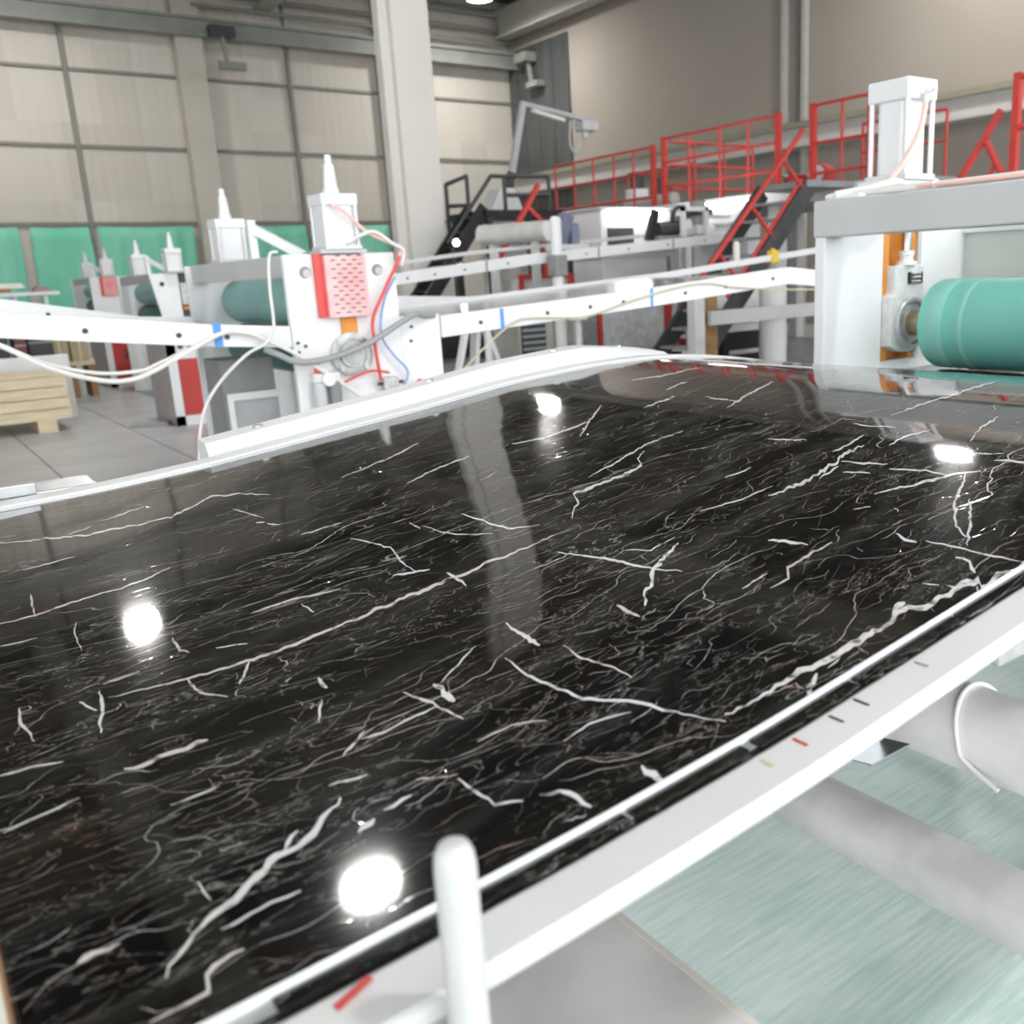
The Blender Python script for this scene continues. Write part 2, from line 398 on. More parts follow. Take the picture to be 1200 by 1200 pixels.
tr2 = thing('crane_bracket_cluster', 'pale bracket cluster on the dark corner under the roof', 'bracket', (17.1,25.4,6.9))
MB().box(17.0,17.42,25.3,25.9,7.6,7.85).build('bracket_body', STEELG, tr2)
MB().bar((17.25,25.5,7.6),(17.25,25.35,6.95),.10).build('hanger', STEELG, tr2)
MB().box(17.1,17.42,24.9,25.5,6.85,7.0).build('shoe', STEELG, tr2)

struct(MB().box(-9.3, -9, 9, WY+.3, 0, CZ+.4).box(-9.3, -9, -8, 9, 4.6, CZ+.4).build('wall_light_block', PANEL), 'unseen beige wall added to block light from the side behind the camera')  # unseen wall added to cut light from this side, open low near the camera
# ceiling with purlins and girders
ce = struct(MB().box(-9, WX, -8, WY, CZ, CZ+.2).build('ceiling', CEIL), 'dim roof sheeting over the hall')
for i in range(14):
    y = -6 + i*2.5
    MB().box(-9, WX, y-.07, y+.07, CZ-.22, CZ).build('purlin', STEELG, ce)
for x in (1.5, 9.6, 16.9):
    MB().prism([(x-.22,CZ-.3),(x+.22,CZ-.3),(x+.22,CZ-.36),(x+.05,CZ-.36),(x+.05,CZ-1.0),(x+.22,CZ-1.0),(x+.22,CZ-1.06),(x-.22,CZ-1.06),(x-.22,CZ-1.0),(x-.05,CZ-1.0),(x-.05,CZ-.36),(x-.22,CZ-.36)], 'Y', -8, WY-.56).build('girder', mat('pale_girder', (.40,.39,.34,1), .6), ce)

# free-standing column of the hall
fc = thing('support_column', 'tall pale box column standing in the middle of the hall', 'column', (7.65,14.75,0))
MB().box(7.36,8.02,14.62,15.05,0,CZ-.3).build('column_shaft', CONC, fc, bevel=.012)
MB().box(7.2,7.36,14.75,14.95,0,CZ-.3).build('column_rib', CONC, fc)
MB().box(7.1,8.2,14.4,15.25,0,.05).build('base_plate', MIDG, fc)

# green netting hung on the left wall: each sheet by itself
def net(x0, x1, lab, sag=.12):
    n, k = max(8,int((x1-x0)/.08)), 10; mb = MB(); vs = []
    ph = random.random()*6
    for j in range(k+1):
        for i in range(n+1):
            u = i/n; w = j/k; x = x0 + (x1-x0)*u
            z = 3.02 - w*2.9 - sag*(4*u*(1-u))*.25*(1-w)
            y = WY - .17 - .05*math.sin(x*5.5+ph+w*1.5)*(.3+w) - .025*math.sin(x*13+ph*2)
            x += .10*w*math.sin(ph+w*3)*(1 if u > .5 else -1)
            vs.append((x,y,z))
    fs = [(j*(n+1)+i, j*(n+1)+i+1, (j+1)*(n+1)+i+1, (j+1)*(n+1)+i) for j in range(k) for i in range(n)]
    mb.add(vs, fs)
    o = tag(mb.build('safety_net', NET, None, True), lab, 'net', 'green netting on the left wall')
    sm = o.modifiers.new('solid','SOLIDIFY'); sm.thickness = .008
    return o
net(1.2,3.25,'green netting sheet at the far left end of the wall')
net(3.5,4.78,'narrow green netting sheet, second from the left')
net(4.98,7.27,'wide green netting sheet left of the wall column')
net(8.22,10.28,'green netting sheet right of the wall column, behind the near cylinder')
net(10.45,12.8,'green netting sheet ending at the pale box column')

# high-bay lamps: their light comes from the glowing diffuser
def lamp(x, y, z, lab):
    t = thing('high_bay_lamp', lab, 'lamp', (x,y,z), 'high bay lamps under the roof')
    MB().lathe((x,y,z),(0,0,1),[(0,.35),(.02,.37),(.1,.35),(.3,.16),(.42,.12)],24).build('reflector', GREYP, t, True)
    MB().cyl((x,y,z-.012),(x,y,z+.0),.32,28).build('diffuser', LAMPM, t, True)
    MB().cyl((x,y,z+.4),(x,y,CZ),.02,8).build('hanger_rod', STEELG, t)
LZ = 8.5
lamp(3.2,10.3,LZ,'round high bay lamp reflected nearest the camera in the sheet')
lamp(3.2,23.0,LZ,'round high bay lamp reflected at the left of the sheet')
lamp(15.0,10.2,LZ,'round high bay lamp reflected at the right of the sheet')
lamp(14.7,23.9,8.65,'round glowing high bay lamp at top edge beside the column')
lamp(3.2,-2.4,LZ,'round high bay lamp behind the camera')
lamp(13.6,-2.0,LZ,'round high bay lamp above the right machine')

# ================================================================== FOREGROUND LINE
PROFILE = [(-1.2,1.05),(-.6,1.044),(-.2,1.044),(.1,1.049),(.28,1.0565),(.466,1.071),(.735,1.103),(.933,1.126),(1.155,1.157),(1.405,1.175),(1.6,1.177),(1.8,1.162),(1.947,1.140),(2.229,1.086),(2.5,1.05),(2.8,1.042),(3.2,1.05),(3.8,1.08)]
_zs = smooth_f(PROFILE)
_tab = {}
def zs(x):
    k = round(x, 3)
    if k not in _tab: _tab[k] = _zs(k)
    return _tab[k]
YN, YF = .434, 1.85
XS = frange(-.45, 3.7, 240)
sheet = thing('marble_sheet', 'glossy black marble-print sheet with white veins sweeping through the press', 'sheet', (1.0,1.1,0))
MB().ribbon(zs, XS, YN, YF, -.004, 0).build('sheet_body', MARBLE, sheet, True)
for y0, y1 in ((YN-.002, YN+.0005),(YF-.0005, YF+.007)):
    MB().ribbon(zs, XS, y0, y1, -.0045, .0012).build('edge_film', EDGEW, sheet, True)
VEINS = [
 (.3,[(.621,.918,.0020,.0040),(.576,.913,.0017,.0036),(.521,.911,.0016,.0037),(.460,.902,.0014,.0038),(.400,.899,.0013,.0039),(.328,.884,.0009,.0034),(.271,.876,.0008,.0035),(.228,.872,.0007,.0035),(.197,.874,.0007,.0036),(.160,.880,.0005,.0031),(.109,.889,.0003,.0026)]),
 (0,[(.669,.949,-.0001,-.0027),(.715,.999,.0004,-.0023),(.731,1.028,-.0020,-.0047),(.777,1.036,-.0032,-.0053),(.832,1.039,-.0034,-.0052),(.868,1.043,-.0024,-.0051),(.891,1.081,.0005,-.0024),(.924,1.105,-.0023,-.0052)]),
 (0,[(.684,.763,.0017,.0045),(.649,.745,.0016,.0046),(.614,.724,.0008,.0040),(.576,.693,.0001,.0033),(.552,.667,-.0005,.0026)]),
 (0,[(.588,.867,-.0021,-.0026),(.600,.821,-.0021,-.0025),(.610,.787,-.0022,-.0024),(.615,.744,-.0020,-.0020),(.631,.699,-.0020,-.0020)]),
 (.1,[(.443,.750,-.0029,-.0025),(.441,.716,-.0030,-.0024),(.436,.680,-.0030,-.0023)]),
 (.2,[(.450,.662,-.0018,-.0014),(.446,.627,-.0014,-.0011),(.453,.591,-.0017,-.0015),(.451,.565,-.0015,-.0010)]),
 (0,[(.400,.683,-.0019,-.0017),(.395,.627,-.0016,-.0012),(.399,.599,-.0015,-.0013),(.402,.568,-.0017,-.0019),(.420,.542,-.0017,-.0019),(.431,.518,-.0018,-.0017),(.439,.489,-.0015,-.0013),(.453,.457,-.0015,-.0013)]),
 (0,[(.330,.689,-.0036,-.0029),(.328,.666,-.0035,-.0029),(.328,.647,-.0035,-.0030)]),
 (.4,[(.536,.691,-.0029,-.0025),(.533,.652,-.0025,-.0019)]),
 (.2,[(.305,.696,-.0013,-.0018),(.313,.658,-.0014,-.0017),(.318,.615,-.0012,-.0012)]),
 (.1,[(.245,.648,-.0007,-.0022),(.262,.642,-.0004,-.0018),(.280,.648,-.0004,-.0018),(.314,.651,-.0007,-.0022)]),
 (0,[(.455,1.157,-.0017,-.0033),(.472,1.071,-.0019,-.0027),(.454,.996,-.0015,-.0014),(.454,.965,-.0017,-.0023)]),
 (0,[(.429,.975,-.0015,-.0035),(.467,.955,-.0016,-.0034)]),
 (0,[(.474,.927,-.0022,-.0025),(.468,.871,-.0020,-.0020)]),
 (0,[(.537,1.147,-.0014,-.0018),(.532,1.104,-.0013,-.0015)]),
 (0,[(.540,1.110,-.0015,-.0022),(.545,1.048,-.0014,-.0023),(.578,.995,-.0014,-.0023)]),
 (0,[(.596,1.107,-.0021,-.0030),(.598,1.037,-.0018,-.0024),(.603,.988,-.0018,-.0028),(.632,.967,-.0018,-.0029)]),
 (0,[(.636,.800,-.0013,-.0016),(.653,.775,-.0012,-.0017),(.695,.782,-.0011,-.0018)]),
 (0,[(.337,.687,-.0002,-.0013),(.364,.705,-.0002,-.0013),(.396,.728,-.0002,-.0013)]),
 (0,[(.626,1.332,-.0014,-.0038),(.693,1.364,-.0018,-.0042),(.766,1.377,-.0019,-.0041)]),
 (0,[(.859,.787,-.0039,-.0046),(.925,.782,-.0045,-.0050),(.969,.790,-.0044,-.0051),(.993,.796,-.0043,-.0052),(1.028,.807,-.0050,-.0055),(1.081,.811,-.0053,-.0054)]),
 (0,[(1.038,.832,-.0026,-.0027),(1.076,.833,-.0026,-.0027),(1.121,.843,-.0029,-.0030)]),
 (0,[(.941,.774,-.0019,-.0023),(.991,.784,-.0022,-.0025)]),
 (0,[(1.010,.794,-.0031,-.0024),(1.026,.732,-.0029,-.0021)]),
 (0,[(1.010,.718,-.0029,-.0021),(1.026,.675,-.0027,-.0017),(1.020,.641,-.0026,-.0014)]),
 (0,[(.925,.677,-.0031,-.0026),(.950,.664,-.0031,-.0026),(.979,.654,-.0031,-.0025),(1.015,.637,-.0033,-.0024),(1.050,.614,-.0034,-.0023)]),
 (0,[(1.094,.779,-.0030,-.0029),(1.141,.785,-.0035,-.0030),(1.182,.773,-.0041,-.0031)]),
 (0,[(1.237,.878,-.0044,-.0037),(1.311,.883,-.0048,-.0038),(1.397,.882,-.0060,-.0043),(1.506,.902,-.0084,-.0056),(1.627,.916,-.0141,-.0084)]),
 (0,[(.832,.580,-.0020,-.0004),(.818,.559,-.0029,-.0015),(.822,.547,-.0026,-.0017)]),
 (0,[(.830,.542,-.0018,-.0010),(.833,.505,-.0022,-.0012),(.828,.472,-.0019,-.0009),(.831,.439,-.0019,-.0009)]),
 (0,[(.744,.682,-.0028,-.0025),(.754,.660,-.0033,-.0027),(.757,.637,-.0030,-.0022)]),
 (.3,[(.776,.620,.0024,.0027),(.758,.621,.0023,.0028),(.728,.618,.0018,.0024),(.700,.616,.0009,.0023),(.679,.596,.0009,.0022),(.651,.594,.0017,.0024)]),
 (0,[(.808,.494,-.0044,-.0020),(.803,.477,-.0033,-.0008),(.785,.459,-.0028,-.0000)]),
 (.1,[(1.292,.733,.0050,.0038),(1.231,.721,.0039,.0034),(1.153,.693,.0025,.0028)]),
 (.2,[(1.035,.625,.0009,.0025),(.993,.604,.0011,.0024),(.948,.586,-.0002,.0018),(.881,.540,-.0024,.0001),(.860,.513,-.0027,-.0005)]),
 (.1,[(.960,.573,-.0008,.0013),(.914,.544,-.0007,.0013),(.840,.501,-.0006,.0012)]),
 (0,[(1.166,.896,-.0033,-.0024),(1.171,.823,-.0032,-.0021)]),
 (0,[(1.050,.963,-.0027,-.0025),(1.069,.904,-.0028,-.0024)]),
 (0,[(1.108,.661,-.0025,-.0015),(1.120,.625,-.0026,-.0015)]),
 (0,[(1.091,.621,-.0032,-.0018),(1.099,.586,-.0032,-.0017),(1.102,.556,-.0033,-.0016)]),
 (0,[(.870,.665,-.0020,-.0018),(.887,.654,-.0021,-.0017)]),
 (0,[(.974,.763,-.0021,-.0016),(.986,.729,-.0021,-.0016)]),
 (0,[(.460,.465,-.0019,-.0034),(.486,.463,-.0020,-.0034),(.515,.463,-.0021,-.0034),(.556,.463,-.0031,-.0041),(.578,.460,-.0033,-.0040),(.609,.456,-.0032,-.0040),(.646,.460,-.0021,-.0034),(.670,.463,-.0032,-.0041),(.690,.465,-.0041,-.0035),(.694,.450,-.0041,-.0035),(.724,.451,-.0036,-.0039),(.752,.450,-.0050,-.0044),(.770,.446,-.0058,-.0038),(.763,.439,-.0042,-.0035),(.798,.439,-.0040,-.0037),(.827,.435,-.0042,-.0036),(.864,.429,-.0055,-.0041)]),
 (0,[(.668,.466,-.0017,-.0033),(.696,.473,-.0027,-.0040)]),
 (0,[(.516,.432,.0016,-.0011),(.529,.445,.0006,-.0019),(.550,.452,-.0013,-.0031)]),
 (.1,[(.493,.429,-.0019,-.0024),(.510,.425,-.0019,-.0024)]),
 (0,[(.747,.463,-.0015,-.0008),(.748,.451,-.0015,-.0008)]),
 (0,[(.739,.485,-.0014,-.0008),(.744,.470,-.0014,-.0008)]),
 (0,[(.562,.451,-.0005,-.0010),(.582,.454,-.0005,-.0010)]),
 (.7,[(.761,.442,-.0009,.0007),(.731,.422,-.0009,.0007)]),
 (0,[(.793,.430,-.0026,.0001),(.777,.418,-.0019,.0004)]),
 (.15,[(.272,.542,-.0014,-.0011),(.274,.518,-.0015,-.0010),(.274,.496,-.0015,-.0019),(.290,.485,-.0012,-.0021)]),
 (0,[(.302,.483,-.0019,-.0030),(.318,.470,-.0024,-.0026),(.318,.446,-.0023,-.0013)]),
 (0,[(.372,.459,-.0034,-.0017),(.371,.445,-.0034,-.0017),(.371,.432,-.0034,-.0017)]),
 (0,[(.192,.532,-.0000,-.0023),(.200,.536,-.0001,-.0023),(.207,.539,-.0001,-.0022)]),
 (0,[(.216,.544,-.0007,-.0022),(.223,.542,-.0005,-.0023),(.238,.547,-.0001,-.0018)]),
 (.5,[(.249,.563,-.0005,-.0013),(.275,.547,-.0006,-.0012)]),
 (.1,[(.200,.580,-.0004,.0039),(.176,.556,-.0001,.0038),(.143,.544,-.0001,.0037),(.132,.535,-.0003,.0038),(.117,.524,-.0002,.0037),(.101,.516,-.0003,.0038),(.083,.500,-.0005,.0038),(.070,.489,-.0007,.0024),(.061,.480,-.0006,.0038)]),
 (.1,[(.026,.525,.0002,-.0028),(.035,.526,.0001,-.0028),(.048,.527,.0002,-.0017)]),
 (.1,[(.009,.703,.0002,-.0021),(.031,.710,.0001,-.0020),(.058,.716,-.0000,-.0027)]),
 (.3,[(.092,.738,-.0003,-.0043),(.118,.739,-.0003,-.0033),(.152,.738,-.0006,-.0041)]),
 (0,[(.016,.796,-.0000,-.0023),(.037,.795,-.0001,-.0023),(.058,.785,-.0002,-.0022)]),
 (.2,[(.047,.453,.0002,-.0016),(.064,.455,.0001,-.0015),(.076,.453,.0006,-.0018),(.078,.469,.0007,-.0019),(.089,.473,-.0000,-.0026),(.100,.474,-.0001,-.0026)]),
 (.1,[(.095,.499,-.0001,-.0019),(.111,.500,-.0001,-.0019),(.125,.502,-.0001,-.0019),(.142,.501,-.0002,-.0019)]),
 (.1,[(.149,.548,.0006,-.0018),(.163,.563,.0006,-.0018)]),
 (.2,[(.106,.658,-.0001,-.0011),(.141,.659,-.0002,-.0015)]),
 (0,[(.200,.601,-.0004,-.0017),(.227,.595,-.0005,-.0017)]),
 (.3,[(.224,.633,.0001,-.0015),(.253,.658,-.0001,-.0020)]),
 (0,[(.097,.554,-.0007,-.0002),(.098,.530,-.0007,-.0002)]),
 (0,[(.064,1.615,-.0003,-.0063),(.095,1.604,-.0005,-.0066),(.147,1.574,-.0007,-.0065),(.199,1.541,-.0008,-.0059),(.257,1.536,-.0010,-.0063),(.317,1.525,-.0011,-.0062),(.349,1.553,-.0010,-.0063),(.398,1.597,-.0014,-.0065),(.433,1.575,-.0020,-.0066),(.468,1.509,-.0021,-.0060)]),
 (0,[(.038,1.189,-.0001,-.0035),(.055,1.193,-.0001,-.0034),(.089,1.194,-.0002,-.0034),(.129,1.210,-.0003,-.0038),(.176,1.218,-.0005,-.0042),(.193,1.221,-.0004,-.0042),(.251,1.256,-.0006,-.0041)]),
 (0,[(.096,1.288,-.0011,.0002),(.091,1.227,-.0011,.0002),(.090,1.189,-.0011,-.0004)]),
 (0,[(.047,1.114,-.0001,-.0025),(.081,1.111,-.0001,-.0021)]),
 (.2,[(.190,.995,-.0014,-.0010),(.186,.953,-.0013,-.0018),(.192,.940,-.0010,-.0033)]),
 (0,[(.044,.925,-.0011,.0008),(.041,.885,-.0011,-.0008),(.045,.841,-.0010,-.0009)]),
 (0,[(.106,.910,-.0013,.0009),(.098,.856,-.0011,.0016),(.090,.817,-.0010,.0016)]),
 (0,[(.087,.898,-.0007,-.0019),(.096,.867,-.0007,-.0018)]),
 (.3,[(.174,.877,-.0013,-.0012),(.173,.835,-.0012,-.0027),(.190,.807,-.0010,-.0029)]),
 (0,[(.230,.871,-.0003,.0020),(.206,.826,-.0003,.0020)]),
 (0,[(.122,1.130,-.0005,.0011),(.114,1.093,-.0006,.0001),(.111,1.033,-.0006,-.0003)]),
 (0,[(.263,.782,-.0020,-.0016),(.261,.756,-.0017,-.0009)]),
 (.1,[(.249,.738,-.0007,.0012),(.231,.700,-.0006,.0011)]),
 (.2,[(.133,.733,-.0002,-.0030),(.154,.738,-.0004,-.0038)]),
 (0,[(.103,1.416,-.0002,-.0035),(.166,1.423,-.0004,-.0037)]),
 (0,[(.398,1.480,-.0012,-.0033),(.414,1.379,-.0011,-.0027)]),
 (0,[(.397,1.364,-.0016,-.0047),(.417,1.320,-.0016,-.0043)]),
 (.3,[(.419,1.240,-.0012,-.0041),(.477,1.240,-.0015,-.0044)]),
 (.2,[(.275,1.001,-.0006,-.0028),(.321,1.005,-.0007,-.0027),(.371,.988,-.0010,-.0029)]),
 (.3,[(.111,.923,-.0001,-.0022),(.144,.930,-.0002,-.0022)]),
 (0,[(.239,1.611,-.0005,-.0041),(.307,1.651,-.0007,-.0046)]),
 (0,[(.176,1.563,-.0003,-.0039),(.216,1.589,-.0004,-.0039)]),
 (0,[(.215,.930,-.0004,-.0019),(.242,.916,-.0005,-.0018)]),
 (0,[(.322,.981,-.0011,-.0015),(.322,.944,-.0011,-.0015)]),
 (0,[(1.173,1.172,-.0043,-.0055),(1.244,1.204,-.0052,-.0063),(1.317,1.237,-.0060,-.0067),(1.394,1.263,-.0074,-.0077)]),
 (0,[(1.228,1.284,-.0047,-.0046),(1.218,1.187,-.0045,-.0041)]),
 (0,[(1.114,1.329,-.0039,-.0054),(1.204,1.345,-.0053,-.0067)]),
 (0,[(1.247,1.416,-.0059,-.0076),(1.325,1.440,-.0063,-.0077)]),
 (0,[(1.294,1.583,-.0057,-.0072),(1.358,1.558,-.0060,-.0073),(1.461,1.575,-.0084,-.0095),(1.496,1.576,-.0092,-.0100)]),
 (0,[(.934,1.287,-.0012,-.0037),(1.017,1.367,-.0019,-.0046),(1.097,1.436,-.0022,-.0049)]),
 (0,[(.792,1.075,-.0016,-.0029),(.957,1.133,-.0023,-.0034),(1.031,1.133,-.0025,-.0033)]),
 (0,[(.887,.891,-.0023,-.0029),(.937,.891,-.0024,-.0029)]),
 (.2,[(.772,.820,-.0017,-.0021),(.833,.807,-.0017,-.0021),(.889,.808,-.0017,-.0021)]),
 (0,[(.851,1.375,-.0032,-.0055),(.907,1.351,-.0033,-.0054),(1.004,1.354,-.0034,-.0053)]),
 (0,[(.581,1.486,-.0015,-.0047),(.672,1.514,-.0017,-.0047),(.766,1.565,-.0020,-.0051)]),
 (.1,[(.635,.616,-.0010,-.0016),(.677,.621,-.0010,-.0015)]),
 (.2,[(.353,.527,-.0004,-.0011),(.381,.532,-.0007,-.0013),(.415,.522,-.0008,-.0012)]),
 (.3,[(.308,.576,-.0004,-.0014),(.340,.577,-.0006,-.0013),(.362,.562,-.0009,-.0015)]),
]

# printed veins follow the sheet surface
vs = []; fs = []; tints = []; brs = []
rv = random.Random(3)
def strip(dense, tint, bright, rough=.8):
    m_ = len(dense); k0 = len(vs); jj = 0; ww = .9
    for i, (x, y, dx, dy) in enumerate(dense):
        e = min(i, m_-1-i)/max(1, m_-1)*2
        wv = (.35 + .65*min(1, e*2.2)) * ww; ww = ww*.6 + .4*rv.uniform(.3, 1.5)
        jj = jj*.55 + rv.uniform(-rough, rough)*.8; j = jj if 0 < i < m_-1 else 0
        x += dx*j; y += dy*j
        for s_ in (-1, 1):
            yy = min(max(y+s_*dy*wv, YN+.001), YF-.001); xx = x+s_*dx*wv
            vs.append((xx, yy, zs(xx)+.00035)); tints.append(tint); brs.append(bright)
    fs.extend((k0+2*i, k0+2*i+2, k0+2*i+3, k0+2*i+1) for i in range(m_-1))
for tint, pts in VEINS:
    dense = []
    for a, b in zip(pts, pts[1:]):
        L_ = math.hypot(b[0]-a[0], b[1]-a[1]); k = max(2, int(L_/.006))
        for i in range(k):
            t = i/k; dense.append([a[q]+(b[q]-a[q])*t for q in range(4)])
    dense.append(list(pts[-1])); strip(dense, tint, 1.0, 1.1)
# the many short fine veins: walks that mostly follow the sheet's length
for _ in range(4200):
    x = rv.uniform(-.05, 2.6); y = rv.uniform(YN, YF)
    kind = rv.random()
    if kind < .62: a = rv.gauss(.10, .22); n_ = rv.randint(5, 13); st_ = rv.uniform(.004, .009); wig = .42
    elif kind < .92: a = rv.gauss(.5, .9); n_ = rv.randint(5, 14); st_ = rv.uniform(.003, .006); wig = .85
    else: a = rv.gauss(.12, .3); n_ = rv.randint(16, 40); st_ = rv.uniform(.006, .010); wig = .36
    if rv.random() < .5: a += math.pi
    w_ = rv.uniform(.00016, .00040) * (2.2 if rv.random() < .10 else 1)
    br_ = min(1.0, .14 + 1.05*rv.random()**1.8)
    tn_ = 1.0 if rv.random() < .24 else rv.uniform(0, .3)
    pts = []; h0 = a
    for i in range(n_):
        pts.append([x, y, -math.sin(a)*w_, math.cos(a)*w_])
        a = h0*.25 + a*.75 + rv.gauss(0, wig)
        x += math.cos(a)*st_; y += math.sin(a)*st_*.7
        if not (YN+.002 < y < YF-.002): break
    if len(pts) > 2: strip(pts, tn_, br_, .4)
vp = MB().add(vs, fs).build('vein_print', VEINM, sheet)
for p in vp.data.polygons: p.use_smooth = True
at = vp.data.attributes.new('tint', 'FLOAT', 'POINT')
at.data.foreach_set('value', tints)
at = vp.data.attributes.new('bright', 'FLOAT', 'POINT'); at.data.foreach_set('value', brs)
# face normals must look up
bm = bmesh.new(); bm.from_mesh(vp.data); bm.normal_update()
for f in bm.faces:
    if f.normal.z < 0: f.normal_flip()
bm.to_mesh(vp.data); bm.free()
vp['kind'] = 'stuff'

# side frame of the line: near rail, far rail, cap rail, rollers, legs
fr = thing('sheet_conveyor', 'white side frame with rails carrying the black sheet', 'conveyor', (1.0,1.1,0))
XR = frange(-.45, 2.3, 120)
MB().ribbon(zs, frange(.47,2.3,80), 1.8575, 1.8625, -.03, .0005).build('rail_gap', BLACK, fr)
MB().ribbon(zs, XR, .376, .4195, -.022, -.006).build('near_rail', OFFW, fr, True, bevel=.005)
MB().ribbon(zs, XR, .4195, .4275, -.016, -.0095).build('rail_lip', mat('dark_gap', (.02,.02,.022,1), .3), fr)
MB().ribbon(zs, XR, .44, .47, -.07, -.006).build('near_beam', OFFW, fr)
MB().ribbon(zs, frange(-.45,2.3,120), 1.863, 1.915, -.05, .006).build('far_rail', OFFW, fr, bevel=.003)
capf = lerp_f([(.49,.030),(1.43,.040),(1.70,.012)])
mbc = MB(); vs = []; xs = frange(.485, 1.70, 60)
for x in xs:
    z = zs(x); h = capf(x)
    vs += [(x,1.917,z-.012),(x,1.985,z-.012),(x,1.985,z+h+.004),(x,1.935,z+h),(x,1.917,z+h*.35)]
k = 5; fs = [tuple(range(k))[::-1], tuple(range(k*(len(xs)-1), k*len(xs)))]
for i in range(len(xs)-1):
    for q in range(k): fs.append((i*k+q, (i+1)*k+q, (i+1)*k+(q+1)%k, i*k+(q+1)%k))
cap = mbc.add(vs, fs).build('cap_rail', OFFW, fr, True)
for x in (.60,1.0,1.35,1.56):
    z = zs(x)+capf(x)+.002
    MB().cyl((x,1.958,z-.004),(x,1.958,z+.004),.010,12).build('bolt', STEEL, fr)
mbp = MB().box(.0,.285,1.918,2.03,zs(.1)-.004,zs(.1)+.012)
mbp.build('metal_plate', STEEL, fr, bevel=.003)
MB().box(.115,.185,1.9165,1.945,zs(.15)+.006,zs(.15)+.028).build('clamp', STEEL, fr, bevel=.002)
MB().box(-.45,2.3,1.925,1.975,.90,.985).build('far_beam', OFFW, fr)
for x in (-.42,.47,2.2):
    MB().box(x-.03,x+.03,1.92,1.98,.0,.985).build('leg', OFFW, fr)
    if x != .47: MB().box(x-.03,x+.03,.44,.5,.0,zs(x)-.03).build('leg', OFFW, fr)
for x in (-.2,.15,1.35,1.85):
    MB().cyl((x,.47,zs(x)-.035),(x,1.92,zs(x)-.035),.026,16).build('support_roller', STEEL, fr, True)
# coloured felt marks and slots on the near rail
for i, (x, mt, l) in enumerate(((.545,BLACK,.014),(.515,DARKG,.013),(.475,RED,.013),(.44,WOOD,.012),(.62,MIDG,.012))):
    z = zs(x)-.0058
    MB().box(x-.0012,x+.0012,.398,.398+l,z,z+.0006).build('mark', mt, fr)
z = zs(.12)-.0058
MB().bar((.124,.4045,z+.0012),(.146,.4125,z+.0022),.0045,.001).build('tape_mark', RED, fr)
# trimmed offcuts lying between the sheet and the rail
ro = random.Random(5); x = .03; i = 0
offs = ['trimmed black marble offcut strip on the near rail, %s' % w for w in
        ('closest to the white pole','just right of the white pole','with white fleck, third from the pole','in the middle of the rail','by the felt marks','above the thick worn pipe','towards the right frame edge','farthest to the right')]
for (x0, x1, w0) in ((.10,.205,.008),(.212,.33,.011),(.335,.44,.009),(.45,.56,.012),(.565,.70,.012),(.705,.86,.011),(.865,1.1,.010),(1.105,1.5,.010)):
    xs = frange(x0, x1, 14); vs = []
    for q, x in enumerate(xs):
        y0 = YN-.005-w0*ro.uniform(.75,1.15); z = zs(x)-.0052
        vs += [(x,y0,z),(x,YN-.004,z),(x,YN-.004,z+.0028),(x,y0,z+.0028)]
    fs = [(0,1,2,3), tuple(4*(len(xs)-1)+q for q in (3,2,1,0))]
    for q in range(len(xs)-1):
        a = 4*q; b = a+4
        fs += [(a,b,b+1,a+1),(a+1,b+1,b+2,a+2),(a+2,b+2,b+3,a+3),(a+3,b+3,b,a)]
    tag(MB().add(vs, fs).build('offcut_strip', MARBLE), offs[i], 'offcut', 'trimmed offcuts along the near rail'); i += 1
# crossing worn pipes below the line
def pipe_y(name, x, z, r, y0, y1, mt, lab):
    t = thing(name, lab, 'pipe', (x,(y0+y1)/2,0))
    MB().lathe((x,y0,z),(0,1,0),[(0,r*.86),(.004,r),(y1-y0-.004,r),(y1-y0,r*.86)],32).build('pipe_shell', mt, t, True)
    for y in (y1-.07, y0+.07):
        MB().box(x-.02,x+.02,y-.02,y+.02,0.006,z-r*.95).build('stand', OFFW, t)
    return t
p1 = pipe_y('worn_pipe', .93, .868, .050, .05, 1.75, PIPEW, 'thick worn white pipe under the sheet with a wire loop round it')
MB().tube([(.93+.0525*math.cos(a), .52+.02*math.sin(a), .868+.0525*math.sin(a)) for a in frange(-.6,3.4,12)]+[(.875,.47,.838)],.0028,8,3).build('wire_loop', WHITE_CABLE, p1, True)
p2 = pipe_y('worn_pipe', .77, .79, .036, .05, 1.75, PIPEM, 'thinner stained grey pipe crossing above the green floor')
zc = .955
MB().add([(.648,.468,zc),(.705,.468,zc),(.705,.503,zc-.006),(.648,.503,zc-.006),(.648,.468,zc+.0015),(.705,.468,zc+.0015),(.705,.503,zc-.0045),(.648,.503,zc-.0045)],[(0,3,2,1),(4,5,6,7),(0,1,5,4),(1,2,6,5),(2,3,7,6),(3,0,4,7)]).build('clip_plate', STEEL, fr, label='small bent steel clip')
MB().box(.648,.705,.503,.505,zc-.006,1.03).build('clip_back', STEEL, fr)
MB().box(.86,.92,.47,.50,.985,1.05).build('latch', CASTM, fr, bevel=.004)
# white pole in front
pole = tag(MB().lathe((.1745,.359,0),(0,0,1),[(0,.0105),(1.128,.0105),(1.135,.0098),(1.140,.0075),(1.142,.004)],20).build('upright_pole', GREYP, None, True), 'upright white round pole standing in front of the near rail', 'pole')
